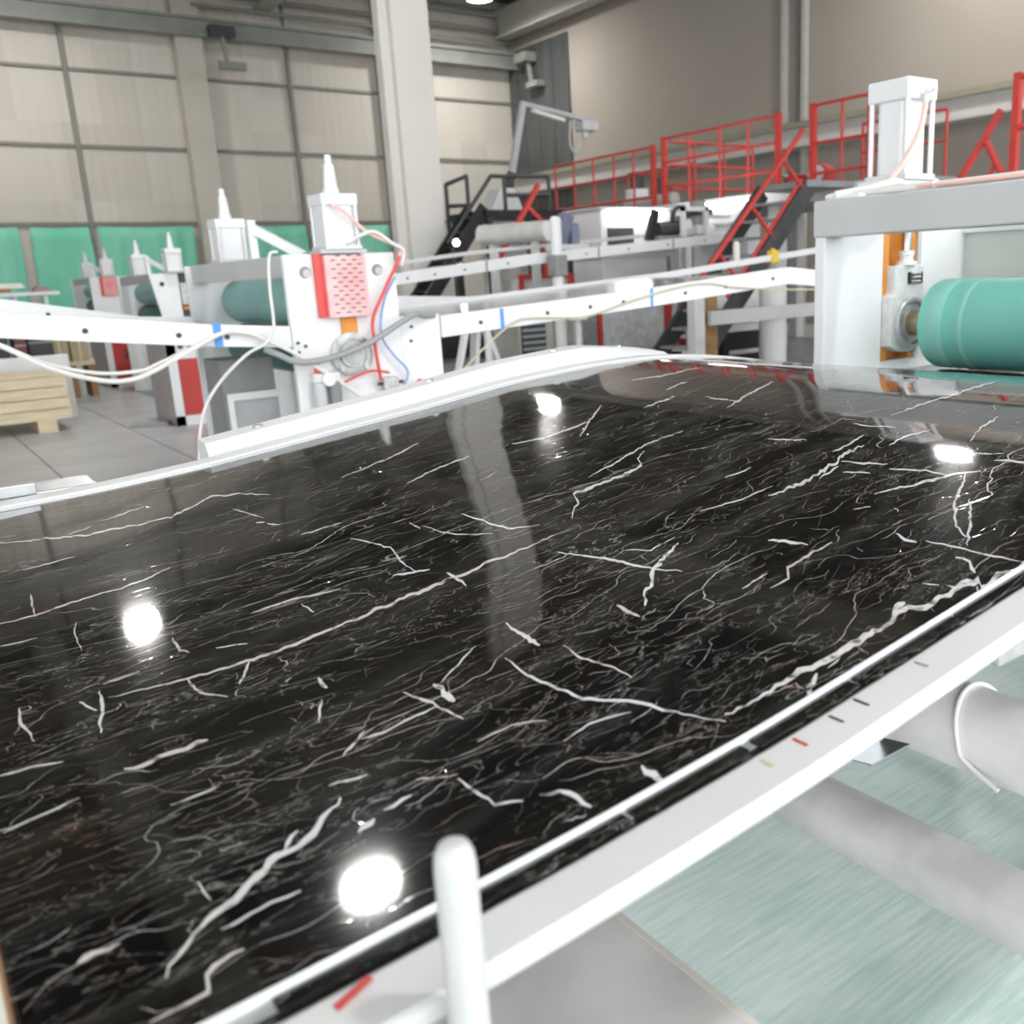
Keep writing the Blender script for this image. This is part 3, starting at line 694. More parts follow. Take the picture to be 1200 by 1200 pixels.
# low table with grey stone board
tb = thing('side_table', 'low steel table under the near rail holding the grey board', 'table', (.2,.65,0))
MB().box(-.27,.49,.47,1.15,.70,.74).build('table_top', OFFW, tb)
for x in (-.24,.44):
    for y in (.53,1.1): MB().box(x-.02,x+.02,y-.02,y+.02,0.006,.70).build('leg', OFFW, tb)
bd = thing('stone_board', 'cloudy grey stone-print board lying on the low table', 'board', (.2,.65,.74))
MB().box(-.3,.497,.43,1.18,.741,.758).build('board_face', STONEG, bd)
MB().box(.497,.505,.43,1.18,.741,.7585).build('board_edge', CREAM, bd)
# cream cross bar at the left end, over the sheet
cb = thing('cross_bar', 'cream cross bar with brown lower edge at the bottom left corner', 'bar', (-.06,.9,0))
MB().box(-.13,-.008,.33,1.99,1.066,1.09).build('bar_body', CREAM, cb, bevel=.002)
MB().box(-.008,-.006,.33,1.99,1.064,1.084).build('bar_edge', BROWN, cb)
for y in (.345,1.995): MB().box(-.11,-.05,y-.012,y+.012,0,1.066).build('post', CREAM, cb)

# ================================================================== AIR CYLINDERS AND ROLLER STANDS
def air_cylinder(par, x, y, z, w=.14, h=.29, stem=0.0, m1=WHITE, m2=OFFW, br=.86):
    hw = w/2
    b = MB()
    rr = hw*br; c = hw*.30; pts = []
    for sx, sy in ((1,1),(-1,1),(-1,-1),(1,-1)):
        q = [(sx*rr, sy*(rr-c)), (sx*(rr-c*.35), sy*(rr-c*.35)), (sx*(rr-c), sy*rr)]
        pts += q if sx*sy > 0 else q[::-1]
    b.prism([(x+u, y+v) for u, v in pts], 'Z', z+.018, z+h*.80)
    body = b.build('air_cylinder', m1, par)
    MB().box(x-hw*1.02,x+hw*1.02,y-hw*1.02,y+hw*1.02,z,z+.02).build('cylinder_base', m2, body, bevel=.003)
    MB().box(x-hw,x+hw,y-hw,y+hw,z+h*.79,z+h).build('cylinder_cap', m1, body, bevel=.006)
    for sx in (-1,1):
        for sy in (-1,1):
            MB().cyl((x+sx*hw*.86,y+sy*hw*.86,z+.018),(x+sx*hw*.86,y+sy*hw*.86,z+h*.8),w*.055,10).build('tie_rod', m1, body, True)
    if stem:
        MB().lathe((x,y,z+h),(0,0,1),[(0,.043),(.03,.042),(.032,.037),(stem*.74,.027),(stem*.76,.026),(stem*.77,.018),(stem,.017)],16).build('stem', m1, body, True)
    return body

def roller(par, x, z, r, y0, y1, mt, name='roller', bands=()):
    rl = MB().lathe((x,y0,z),(0,1,0),[(0,r*.5),(.001,r-.016),(.006,r-.005),(.016,r),(y1-y0-.016,r),(y1-y0-.006,r-.005),(y1-y0-.001,r-.016),(y1-y0,r*.5)],56).build(name, mt, par, True)
    for a, b in bands:
        MB().lathe((x,a,z),(0,1,0),[(0,r-.002),(.004,r+.0012),(b-a-.004,r+.0012),(b-a,r-.002)],56).build('worn_band', mat('worn_teal', (.27,.56,.50,1), .6, var=.1, scale=15, col2=(.20,.55,.47,1)), rl, True)
    return rl

# ---- the press on the black sheet's own line
rp = thing('roller_press', 'white roller press with large teal roller at the right', 'press', (2.75,1.2,0))
XA, XS0, XS1, XB = 2.38, 2.675, 2.875, 3.14
def press_plate(y0, y1, nm):
    mb = MB()
    out = [(XA,0),(XB,0),(XB,1.575),(XA,1.575)]
    pl = MB().box(XA,XS0,y0,y1,0,1.575)
    pl.box(XS1,XB,y0,y1,0,1.575).box(XS0,XS1,y0,y1,0,1.065).box(XS0,XS1,y0,y1,1.52,1.575)
    return pl.build(nm, WHITE, rp, bevel=.004)
side = press_plate(1.95,1.99,'side_plate')
press_plate(.30,.34,'side_plate')
MB().box(XS0-.01,XS1+.01,1.992,2.0,1.0,1.56).build('slot_back', ORANGE, rp)
MB().box(XS0,XS0+.03,1.951,1.99,1.066,1.515).build('slide_guide', ORANGE, rp)
MB().box(XS1-.045,XS1-.02,1.955,1.99,1.066,1.515).build('slide_guide', ORANGE, rp)
MB().box(XS1-.02,XS1,1.945,1.99,1.066,1.515).build('slot_liner', GREYP, rp)
# beam over both plates
MB().box(XA-.01,XA+.09,.30,1.99,1.470,1.578).build('cross_beam', GREYP, rp, bevel=.006)
MB().box(XB-.02,XB+.03,.34,1.95,1.475,1.50).build('panel_rail', WHITE, rp)
MB().box(XB+.0,XB+.02,.34,1.95,1.15,1.475).build('cover_panel', mat('cover_panel_paint', (.60,.62,.58,1), .4, var=.04), rp)
# bearing block
AX, AZ = 2.78, 1.187
bb = MB().prism([(AX-.105,1.115),(AX-.06,1.10),(AX-.03,1.092),(AX+.02,1.092),(AX+.05,1.10),(AX+.085,1.13),(AX+.085,1.275),(AX+.072,1.30),(AX+.072,1.375),(AX-.085,1.375),(AX-.085,1.285),(AX-.105,1.275)],'Y',1.915,1.97).build('bearing_block', PALECAST, rp, bevel=.005)
MB().lathe((AX,1.916,AZ),(0,-1,0),[(0,.086),(.012,.086),(.016,.082),(.016,.072),(.006,.07),(.006,.06),(.014,.058),(.014,.04)],36).build('bearing_ring', CASTM, bb, True)
MB().box(AX-.02,AX+.05,1.905,1.917,1.315,1.352).build('adjuster_window', BLACK, bb)
for z in (1.322,1.335,1.347): MB().cyl((AX-.015,1.905,z),(AX+.035,1.905,z),.0052,10).build('adjuster_screw', STEEL, bb, True)
MB().lathe((AX-.01,1.93,1.375),(0,0,1),[(0,.035),(.012,.035),(.014,.022),(.03,.022),(.032,.026),(.045,.026),(.047,.018)],16).build('rod_nut', WHITE, rp, True)
MB().cyl((AX-.01,1.93,1.40),(AX-.01,1.93,1.60),.016,16).build('piston_rod', STEEL, rp, True)
MB().cyl((AX,1.93,AZ),(AX,1.78,AZ),.042,28).build('shaft', mat('greased_shaft', (.42,.34,.22,1), .4, metal=.6, var=.15, scale=14), rp, True)
roller(rp, AX, AZ, .140, .40, 1.80, TEAL, bands=((1.705,1.765),(1.635,1.662)))
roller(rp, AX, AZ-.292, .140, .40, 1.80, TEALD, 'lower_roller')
MB().cyl((AX,.40,AZ),(AX,.32,AZ),.042,20).build('shaft', STEEL, rp, True)
MB().cyl((AX,.40,AZ-.292),(AX,.32,AZ-.292),.042,20).build('shaft', STEEL, rp, True)
MB().cyl((AX,1.95,AZ-.292),(AX,1.79,AZ-.292),.042,20).build('shaft', STEEL, rp, True)
cy = air_cylinder(rp, AX-.005, 1.97, 1.640, w=.155, h=.305, br=.76)
MB().box(AX-.12,AX+.10,1.90,2.05,1.578,1.642).build('cylinder_mount', WHITE, rp, bevel=.004)
MB().lathe((AX-.012,1.893,1.905),(0,-1,0),[(0,.016),(.012,.016),(.013,.010),(.03,.012),(.036,.012),(.037,.008),(.05,.008)],14).build('hose_fitting', WHITE, cy, True)
MB().cyl((AX-.012,1.878,1.905),(AX-.012,1.878,1.87),.010,12).build('hose_elbow', OFFW, cy, True)
MB().tube([(AX-.012,1.878,1.872),(AX-.025,1.88,1.81),(AX-.055,1.883,1.745),(AX-.11,1.88,1.69),(AX-.18,1.87,1.645),(AX-.25,1.86,1.606)],.0095,10).build('air_hose', PINK_TUBE, rp, True)
# cables tied along the top of the beam
MB().tube([(XA+.05,1.985,1.588),(XA+.055,1.9,1.594),(XA+.05,1.5,1.592),(XA+.05,1.1,1.596),(XA+.05,.4,1.592)],.010,8).build('cable_bundle', WHITE_CABLE, rp, True)
MB().tube([(AX-.24,1.86,1.600),(XA+.10,1.80,1.596),(XA+.035,1.6,1.592),(XA+.032,1.2,1.59),(XA+.03,.4,1.59)],.005,8).build('air_line', PINK_TUBE, rp, True)
MB().tube([(AX-.12,1.88,1.60),(AX-.2,1.84,1.625),(XA+.1,1.86,1.606),(XA+.02,1.93,1.592)],.012,8).build('cable_bundle', WHITE_CABLE, rp, True)
MB().lathe((XA+.045,1.60,1.594),(0,1,0),[(0,.013),(.004,.0145),(.008,.013)],12).build('cable_tie', WHITE, rp, True)
MB().box(XA+.02,XA+.12,1.84,1.95,1.579,1.592).build('tie_pad', WHITE, rp, bevel=.004)

# ---- roller stands of the parallel lines
def stand(xc, yn, name_lab, detail=1, guard=True, dz=0.0):
    t = thing('roller_stand', name_lab, 'press', (xc, yn+.9, 0), 'roller stands of the parallel lines')
    x0, x1 = xc-.315, xc+.315; zt = 1.555+dz; za = 1.31+dz; zl = 1.016+dz; yf = yn+1.9
    if guard:
        MB().box(x0,x1,yn,yn+.04,0,zt).build('near_plate', WHITE, t, bevel=.005)
    else:
        MB().prism([(x0,zt),(xc+.03,zt),(xc+.03,zt-.62),(xc-.05,zt-.72),(x0+.1,zt-.60)],'Y',yn,yn+.04).build('near_plate', WHITE, t, bevel=.005)
        MB().box(xc+.2,x1,yn,yn+.04,zt-.72,zt).build('near_plate', WHITE, t, bevel=.005)
        MB().box(x0,x1,yn+.045,yn+.08,0,zt-.55).build('lower_plate', OFFW, t)
        MB().box(xc+.03,xc+.2,yn+.05,yn+.08,zt-.7,zt).build('slot_back', DARKG, t)
        MB().box(xc+.04,xc+.19,yn-.01,yn+.06,zt-.40,zt-.12).build('bearing_block', CASTM, t, bevel=.01)
        MB().box(xc+.05,xc+.18,yn-.005,yn+.06,zt-.46,zt-.42).build('slide_guide', ORANGE, t)
        MB().cyl((x0+.14,yn-.002,zt-.13),(x0+.14,yn+.01,zt-.13),.03,14).build('plate_hole', BLACK, t)
    MB().box(x0,x1,yf,yf+.04,0,zt).build('far_plate', WHITE, t, bevel=.005)
    MB().box(x0+.03,x0+.13,yn+.04,yf+.0,zt-.115,zt).build('cross_beam', GREYP, t, bevel=.005)
    roller(t, xc, za, .145, yn+.14, yf-.12, TEAL2)
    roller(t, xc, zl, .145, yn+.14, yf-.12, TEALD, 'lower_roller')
    for z in (za, zl):
        MB().cyl((xc,yn+.03,z),(xc,yn+.15,z),.04,16).build('shaft', STEEL, t, True)
        MB().cyl((xc,yf-.13,z),(xc,yf+.01,z),.04,16).build('shaft', STEEL, t, True)
    for y in (yn+.03, yf+.02):
        MB().box(xc-.13,xc+.13,y-.09,y+.09,zt,zt+.018).build('cylinder_mount', GREYP, t)
        air_cylinder(t, xc, y, zt+.018, w=.20, h=.285, stem=.20)
    MB().box(xc+.0,xc+.05,yn+1.46,yn+1.51,zt-.07,zt+.27).build('bracket_post', WHITE, t)
    MB().bar((xc+.03,yn+1.48,zt+.22),(xc+.27,yn+1.25,zt+.03),.045,.06).build('bracket_brace', WHITE, t)
    MB().box(xc+.0,xc+.315,yn+1.2,yn+1.55,zt-.09,zt-.06).build('bracket_shelf', WHITE, t)
    if guard:
        g = MB().box(xc-.115,xc+.115,yn-.06,yn-.001,za-.09,zt-.01).build('perforated_guard', PINKW if detail else REDP, t, bevel=.004, label='pale pink perforated guard plate')
        MB().box(xc-.16,xc-.115,yn-.03,yn-.001,za-.085,zt).build('guard_side', RED_TUBE, g)
        if detail:
            mb = MB()
            for r in range(14):
                for c in range(3):
                    sx = xc-.07+.06*c+(.03 if r % 2 else 0); sz = za-.065+r*.0228
                    mb.box(sx-.013,sx+.013,yn-.0615,yn-.059,sz-.003,sz+.003)
            s_ = mb.build('guard_slots', DARKG, g); s_['kind'] = 'stuff'
    return t
A = stand(2.09, 5.0, 'white roller stand with pink guard and pneumatics, nearest of the row')
Bs = stand(3.235, 13.1, 'roller stand with open bearing slot, second of the row', 0, False, dz=.06)
Cs = stand(3.60, 19.2, 'most distant roller stand with red guard at left', 0, True, dz=.14)
# fittings on the near stand
MB().box(2.405,2.655,5.0,5.04,.55,1.20).build('end_plate', WHITE, A, bevel=.004)
MB().box(2.05,2.14,4.985,5.0,1.13,1.22).build('slide_guide', ORANGE, A)
fl = MB().lathe((2.09,5.0,1.016),(0,-1,0),[(0,.12),(.022,.12),(.026,.112),(.026,.085),(.018,.083),(.018,.072),(.034,.07),(.034,.05),(.040,.048),(.040,.02)],36).build('bearing_flange', CASTM, A, True)
for a in range(4):
    q = math.pi/4 + a*math.pi/2
    MB().cyl((2.09+.1*math.cos(q),4.98,1.016+.1*math.sin(q)),(2.09+.1*math.cos(q),4.96,1.016+.1*math.sin(q)),.014,8).build('flange_bolt', STEEL, fl)
for x in (1.885,2.295):
    h = MB().cyl((x,5.0,1.462),(x,4.994,1.462),.031,22).build('lifting_hole', MIDG, A, True)
    MB().cyl((x+.008,4.996,1.456),(x+.008,4.993,1.456),.022,18).build('hole_depth', GREYP, h, True)
for x, z in ((1.80,1.10),(1.80,1.05),(1.84,1.08),(2.47,1.14),(2.46,1.06)):
    MB().cyl((x,5.0,z),(x,4.992,z),.009,10).build('bolt', DARKG, A)
MB().tube([(1.62,4.98,1.08),(1.66,4.92,1.055),(1.756,4.90,1.008),(1.921,4.90,1.012),(2.147,4.90,1.071),(2.36,4.90,1.172),(2.46,4.91,1.215),(2.53,4.95,1.20),(2.62,5.0,1.195)],.017,10).build('grey_hose', GREY_HOSE, A, True)
MB().tube([(2.04,4.93,1.80),(2.10,4.9,1.76),(2.22,4.92,1.66),(2.36,4.93,1.60),(2.42,4.94,1.57),(2.41,4.95,1.53)],.009,8).build('pink_air_hose', PINK_TUBE, A, True)
MB().tube([(2.41,4.95,1.53),(2.40,4.95,1.5),(2.31,4.95,1.36),(2.22,4.95,1.20),(2.215,4.95,1.06),(2.23,4.95,.86)],.010,8).build('red_air_hose', RED_TUBE, A, True)
MB().tube([(2.11,4.93,1.60),(2.17,4.9,1.64),(2.26,4.91,1.66),(2.36,4.92,1.60),(2.43,4.93,1.56),(2.42,4.95,1.48)],.010,8).build('white_air_hose', WHITE_CABLE, A, True)
MB().tube([(2.38,4.96,1.42),(2.30,4.955,1.30),(2.26,4.955,1.12),(2.32,4.955,1.0),(2.40,4.955,.90),(2.37,4.95,.82)],.006,8).build('blue_air_hose', BLUE_TUBE, A, True)
MB().tube([(1.99,4.95,.86),(2.08,4.93,.90),(2.18,4.93,.92),(2.28,4.94,.90)],.007,8).build('red_link_hose', RED_TUBE, A, True)
MB().tube([(2.36,4.94,.80),(2.42,4.93,.81),(2.46,4.94,.84),(2.5,4.94,.82)],.007,8).build('red_tail_hose', RED_TUBE, A, True)
MB().tube([(1.74,4.97,1.57),(1.69,4.95,1.55),(1.655,4.9,1.40),(1.65,4.9,1.20),(1.60,4.9,1.12),(1.499,4.9,1.072),(1.36,4.9,.96),(1.254,4.9,.819),(1.20,4.9,.62),(1.19,4.9,.35),(1.25,4.9,.03)],.008,8).build('hanging_cable', WHITE_CABLE, A, True)
rg = MB().box(1.84,1.99,4.93,5.0,.885,.935).build('regulator', OFFW, A, bevel=.006)
MB().lathe((1.87,4.945,.885),(0,0,-1),[(0,.034),(.11,.034),(.14,.024),(.16,.01)],16).build('filter_bowl', GLASSY, rg, True)
MB().lathe((1.955,4.945,.885),(0,0,-1),[(0,.034),(.11,.034),(.14,.024),(.16,.01)],16).build('oil_bowl', MIDG, rg, True)
MB().cyl((1.915,4.93,.90),(1.915,4.905,.90),.036,20).build('gauge', WHITE, rg, True)
MB().lathe((1.87,4.945,.935),(0,0,1),[(0,.02),(.03,.02),(.031,.012),(.05,.012)],12).build('regulator_knob', RED_TUBE, rg, True)
va = MB().box(2.245,2.335,4.94,5.0,.80,.875).build('valve', CASTM, A, bevel=.006)
MB().cyl((2.29,4.96,.80),(2.29,4.96,.755),.012,10).build('valve_muffler', YELLOW, va, True)
MB().cyl((2.335,4.96,.84),(2.37,4.96,.84),.010,10).build('valve_fitting', DARKG, va, True)
MB().cyl((2.245,4.96,.84),(2.215,4.96,.84),.010,10).build('valve_fitting', DARKG, va, True)

# ---- rails of the second line (the one with the near stand)
def rail_line(name, lab, P, y, h, th, mt, bolts=(), joints=(), w=.05, legs=()):
    t = thing(name, lab, 'rail', (P[0][0], y, 0))
    f = lerp_f(P)
    cuts = [P[0][0]] + list(joints) + [P[-1][0]]
    for a, b in zip(cuts, cuts[1:]):
        xs = sorted(set([a+.004, b-.004] + [p[0] for p in P if a < p[0] < b]))
        MB().ribbon(f, xs, y, y+w, -h, 0).build('rail_segment', mt, t, bevel=.004)
    for x in joints:
        MB().box(x-.012,x+.012,y-.004,y+w,f(x)-h,f(x)-.003).build('joint_plate', MIDG, t)
    for x in bolts:
        MB().cyl((x,y-.006,f(x)-h*.55),(x,y+.002,f(x)-h*.55),.013,10).build('bolt', DARKG, t)
    for x in legs:
        MB().box(x-.03,x+.03,y+.0,y+w,0,f(x)-h).build('leg', mt, t)
    return t
rail_line('conveyor_rail', 'white rail with blue tape running left from the near stand', [(-1.2,1.36),(.3,1.36),(.476,1.337),(1.36,1.228),(1.775,1.19)], 5.0, .112, .05, WHITE, bolts=(.80,1.21,1.44), legs=(-.9,))
rail_line('conveyor_rail', 'white rail rising right from the near stand to the press', [(2.66,1.188),(4.42,1.282),(5.55,1.36),(5.70,1.366),(6.1,1.325),(8.2,1.18)], 5.0, .125, .05, WHITE, bolts=(2.93,3.42,3.76,4.04,4.6,5.0,5.5), legs=(8.0,))
rail_line('conveyor_rail', 'far white rail left of the teal roller, beyond the taped rail', [(-1.2,1.41),(.66,1.399),(1.43,1.245),(1.775,1.22)], 6.8, .11, .05, WHITE, bolts=(.9,1.3), legs=(-.8,))
rail_line('conveyor_rail', 'thin far white rail behind the silver sheet', [(2.42,1.18),(3.36,1.214),(6.02,1.364),(8.18,1.544),(9.5,1.50)], 6.8, .06, .05, WHITE, legs=(9.4,3.0))
tp = [('blue tape wrapped round the left rail next to the stand', 1.375, 1.415, 1.228, .112), ('blue strap round the rail right of the stand', 3.07, 3.095, 1.205, .125), ('short blue strap round the rail before the press', 4.28, 4.30, 1.275, .122)]
for lab, a, b, z, h in tp:
    tag(MB().box(a,b,4.9955,5.052,z-h-.003,z+.0015).build('tape_band', BLUE), lab, 'tape')
def film(name, lab, P, y0, y1, mt, dz, x0, x1):
    f = smooth_f(P, .1)
    return tag(MB().ribbon(lambda x: f(x)+dz, frange(x0,x1,60), y0, y1, -.004, 0).build(name, mt, None, True), lab, 'sheet')
film('white_sheet', 'white sheet on the left conveyor behind the taped rail', [(-1.2,1.36),(.3,1.36),(.476,1.337),(1.36,1.228),(1.775,1.19),(2.2,1.18)], 5.06, 6.79, OFFW, -.03, -1.1, 1.76)
film('silver_sheet', 'silver film covered sheet between the rails right of the stand', [(2.4,1.165),(2.66,1.178),(4.42,1.275),(5.55,1.35),(5.70,1.355),(6.1,1.32),(8.2,1.18)], 5.06, 6.79, SILVER, -.03, 2.42, 8.1)
# cables swagging from the left rail
tag(MB().tube([(.30,4.95,1.27),(.443,4.9,1.20),(.621,4.9,1.083),(.82,4.9,1.008),(.95,4.9,1.0),(1.047,4.9,1.03),(1.20,4.9,1.10),(1.322,4.93,1.15),(1.40,4.97,1.178),(1.47,4.97,1.185),(1.56,4.97,1.165),(1.64,4.96,1.12),(1.72,4.93,1.075),(1.85,4.92,.98),(1.98,4.93,.88),(2.16,4.95,.735),(2.3,4.95,.64),(2.34,4.95,.3),(2.3,4.93,.02)],.012,8).build('swag_cable', WHITE_CABLE, None, True), 'lower white cable swagging in front of the left rail', 'cable')
tag(MB().tube([(.30,4.97,1.27),(.44,4.93,1.205),(.62,4.93,1.10),(.82,4.93,1.04),(1.0,4.93,1.035),(1.08,4.94,1.06),(1.3,4.96,1.14),(1.38,4.985,1.175)],.009,8).build('swag_cable', WHITE_CABLE, None, True), 'upper thinner white cable swagging in front of the left rail', 'cable')
tag(MB().tube([(2.50,4.93,.02),(2.60,4.93,.5),(2.719,4.95,.813),(2.9,4.96,.97),(3.082,4.97,1.087),(3.17,4.975,1.125),(3.26,4.98,1.137),(3.5,4.98,1.125),(3.722,4.98,1.12),(4.086,4.98,1.196),(4.5,4.98,1.265),(4.798,4.98,1.283),(5.143,4.98,1.238),(5.9,4.98,1.19),(7.2,4.98,1.16),(7.95,4.99,1.15)],.0065,8).build('rail_cable', mat('yellowed_cable', (.62,.57,.42,1), .5), None, True), 'yellowed cable running along the rail right of the stand', 'cable')
# cabinet under the stand
cab = thing('base_cabinet', 'grey steel cabinet under the near stand', 'cabinet', (1.6,5.6,0))
MB().box(1.47,1.76,5.32,5.62,0,1.02).build('cabinet_body', mat('cabinet_grey', (.26,.27,.26,1), .45), cab, bevel=.004)
MB().box(1.48,1.76,5.30,5.32,.06,.80).build('cabinet_door', mat('cabinet_door_grey', (.40,.41,.42,1), .4), cab)
MB().box(1.48,1.51,5.285,5.30,.04,.80).build('door_frame', OFFW, cab)
MB().box(1.48,1.76,5.285,5.30,.80,.84).build('door_frame', OFFW, cab)

# ================================================================== FLOOR THINGS AT LEFT
def red_cabinet(x0, x1, y, h, lab, depth=.9):
    t = thing('machine_cabinet', lab, 'cabinet', ((x0+x1)/2, y+depth/2, 0), 'red door machine cabinets')
    MB().box(x0,x1,y+.02,y+depth,0,h).build('cabinet_body', mat('cabinet_side', (.42,.38,.38,1), .45, var=.12), t)
    w = x1-x0
    for a, b, z0, z1 in ((x0,x0+.09,0,h),(x1-.02,x1,0,h),(x0,x1,0,.10),(x0,x1,h-.2,h)):
        MB().box(a,b,y,y+.02,z0,z1).build('front_frame', WHITE, t)
    d = MB().box(x0+.095,x1-.025,y+.004,y+.018,.105,h-.205).build('door', RED, t)
    MB().box(x1-.08,x1-.05,y-.015,y+.004,h*.45,h*.6).build('handle', DARKG, d)
    for q in range(2): MB().cyl((x0+.14+.1*q,y-.005,h-.07),(x0+.14+.1*q,y+.002,h-.07),.03,12).build('knob', DARKG, t)
    return t
red_cabinet(2.42,2.93,10.6,.90,'white cabinet with red door standing on the floor behind the taped rail')
red_cabinet(2.78,3.12,15.9,.95,'more distant red door cabinet, left of the other one',1.2)
pt = thing('wood_crate', 'pale wooden crate on feet standing on the floor at left edge', 'crate', (1.1,11.8,0))
for i in range(4):
    MB().box(.35,1.56,11.4,11.43,.13+i*.115,.235+i*.115).build('plank', WOOD, pt)
MB().box(1.53,1.56,11.43,12.3,.13,.58).build('end_board', WOOD, pt)
MB().box(.35,1.53,12.27,12.3,.13,.58).build('back_board', WOOD, pt)
MB().box(.35,1.56,11.4,12.3,.575,.60).build('lid', WOOD, pt)
for x in (.55,1.32): MB().box(x-.09,x+.09,11.42,12.28,0,.13).build('foot', WOOD, pt)
tag(MB().box(.6,1.78,12.5,12.6,0,.74).build('leaning_board', OFFW, None, False, .01), 'white board standing behind the wooden crate', 'board')
for i, (x0, x1, y, h, mt, lab) in enumerate(((1.0,1.36,14.0,.92,DARKBOX,'dark carton at the far left under the taped rail'),(1.42,1.55,14.0,.90,mat('maroon_carton',(.14,.04,.04,1),.6),'narrow maroon carton between two dark cartons'),(1.58,1.86,14.1,.92,DARKBOX,'dark carton right of the maroon one'))):
    t = thing('carton', lab, 'carton', ((x0+x1)/2,y,0)); MB().box(x0,x1,y,y+.5,0,h).build('box', mt, t, bevel=.01); MB().box(x0,x1,y-.002,y+.502,h-.10,h-.08).build('seam_tape', MIDG, t)
for x0, x1, y, lab in ((1.93,2.16,15.0,'tan carton on the low pallet, left one'),(2.18,2.40,15.0,'tan carton on the low pallet, right one')):
    t = thing('carton', lab, 'carton', ((x0+x1)/2,y,.5)); MB().box(x0,x1,y,y+.4,.50,.86).build('box', KRAFT, t, bevel=.01); MB().box(x0+.1,x0+.13,y-.003,y+.403,.50,.863).build('seam_tape', WOOD, t)
pl = thing('pallet', 'low pallet under the tan cartons', 'pallet', (2.15,15.2,0))
MB().box(1.9,2.45,14.95,15.45,.44,.5).build('deck', WOOD, pl)
for x in (1.95,2.17,2.4): MB().box(x-.04,x+.04,14.97,15.43,0,.44).build('block', BROWN, pl)
# scrap on the floor
tag(MB().prism([(2.0,10.9),(2.35,10.7),(2.42,11.0),(2.1,11.15)],'Z',.001,.03).build('scrap_sheet', MIDG), 'grey scrap sheet on the floor beside red door cabinet', 'scrap')
# bench with boards by the net
bn = thing('work_bench', 'light bench with slanted legs in front of green netting', 'bench', (1.95,16.2,0))
MB().box(1.1,2.32,16.0,16.5,1.42,1.47).build('bench_top', OFFW, bn)
for x in (1.2,1.75,2.15): MB().bar((x,16.1,1.42),(x-.12,16.1,0),.05).build('leg', OFFW, bn)
MB().bar((1.75,16.4,1.42),(1.7,16.4,0),.05).build('leg', OFFW, bn)
tag(MB().box(1.2,1.72,16.05,16.45,1.475,1.53).build('stacked_board', BROWN), 'brown board lying on the bench', 'board')
tag(MB().prism([(1.2,1.531),(1.9,1.531),(1.86,1.60),(1.55,1.60)],'Y',16.05,16.45).build('wrapped_bundle', CREAM), 'cream wrapped bundle on top of the brown board', 'bundle')
tag(MB().prism([(2.0,1.471),(2.25,1.471),(2.2,1.54),(2.05,1.55)],'Y',16.1,16.4).build('cloth_bundle', mat('cloth_brown',(.35,.26,.22,1),.8)), 'small brown bundle at the right end of the bench', 'bundle')

# ================================================================== THIRD LINE
rail_line('conveyor_rail', 'long white rail of the third line with joints, behind the upright post', [(4.6,1.46),(4.98,1.493),(6.61,1.64),(10.18,1.863),(10.42,1.875)], 10.0, .13, .05, WHITE, bolts=(4.95,5.3,5.7,6.3,7.0,7.5,8.2,8.9,9.6), joints=(6.0,7.7,9.0), legs=(4.75,9.3))
rail_line('conveyor_rail', 'pale upper rail behind the third line', [(4.6,1.56),(6.61,1.74),(10.18,1.95),(10.42,1.96)], 11.3, .05, .05, OFFW, legs=(4.75,10.36))
film('third_sheet', 'grey sheet lying on the third line', [(4.6,1.45),(4.98,1.483),(6.61,1.63),(10.18,1.853),(10.9,1.89)], 10.06, 11.29, SILVER, -.02, 4.65, 10.4)
rail_line('support_rail', 'short white rail left below the third line by the column', [(4.0,1.14),(4.55,1.24),(5.9,1.16)], 9.4, .11, .05, WHITE, bolts=(4.4,5.5), legs=(4.1,5.6))
up_ = thing('upright_post', 'slim white upright post with clamp in front of third line', 'post', (6.93,9.85,0))
MB().cyl((6.93,9.85,0),(6.93,9.85,2.03),.07,16).build('post_tube', WHITE, up_, True)
MB().lathe((6.93,9.85,2.03),(0,0,1),[(0,.07),(.03,.06),(.05,.02)],16).build('post_cap', WHITE, up_, True)
MB().box(6.84,7.02,9.75,9.95,1.36,1.62).build('clamp', MIDG, up_, bevel=.02)
gb = thing('glass_cap', 'rounded white cap on a short stem under the third line', 'cap', (6.7,9.2,0))
MB().cyl((6.8,9.3,0),(6.8,9.3,.85),.04,12).build('stem', OFFW, gb, True)
MB().lathe((6.8,9.3,.85),(0,0,1),[(0,.12),(.1,.12),(.18,.10),(.22,.04)],18).build('cap', WHITE, gb, True)
tr_ = thing('trestle', 'white splayed trestle standing below the second line rail', 'trestle', (5.5,9.6,0))
for a, b in (((5.43,9.6,.85),(5.12,9.5,0)),((5.58,9.6,.85),(5.40,9.5,0)),((5.66,9.6,.85),(5.92,9.5,0)),((5.6,9.7,.85),(5.62,9.9,0))):
    MB().bar(a, b, .09, .05).build('leg', WHITE, tr_)
MB().box(5.35,5.8,9.55,9.75,.85,.92).build('top_bar', WHITE, tr_)
# cooler unit
ac = thing('cooling_unit', 'grey cooling unit with dark louvres under the rail', 'cooler', (7.6,11.2,0))
MB().box(7.05,8.1,11.02,11.7,0,.98).build('housing', mat('unit_beige', (.52,.51,.47,1), .5), ac, bevel=.01)
MB().box(7.08,7.48,11.0,11.02,.10,.90).build('louvre_frame', DARKG, ac)
for i in range(9): MB().box(7.09,7.47,10.98,11.0,.13+i*.085,.165+i*.085).build('louvre', mat('unit_slat', (.40,.42,.43,1), .4), ac)
MB().box(7.62,7.95,11.0,11.02,.06,.92).build('side_panel', mat('unit_tan', (.36,.35,.31,1), .5), ac)
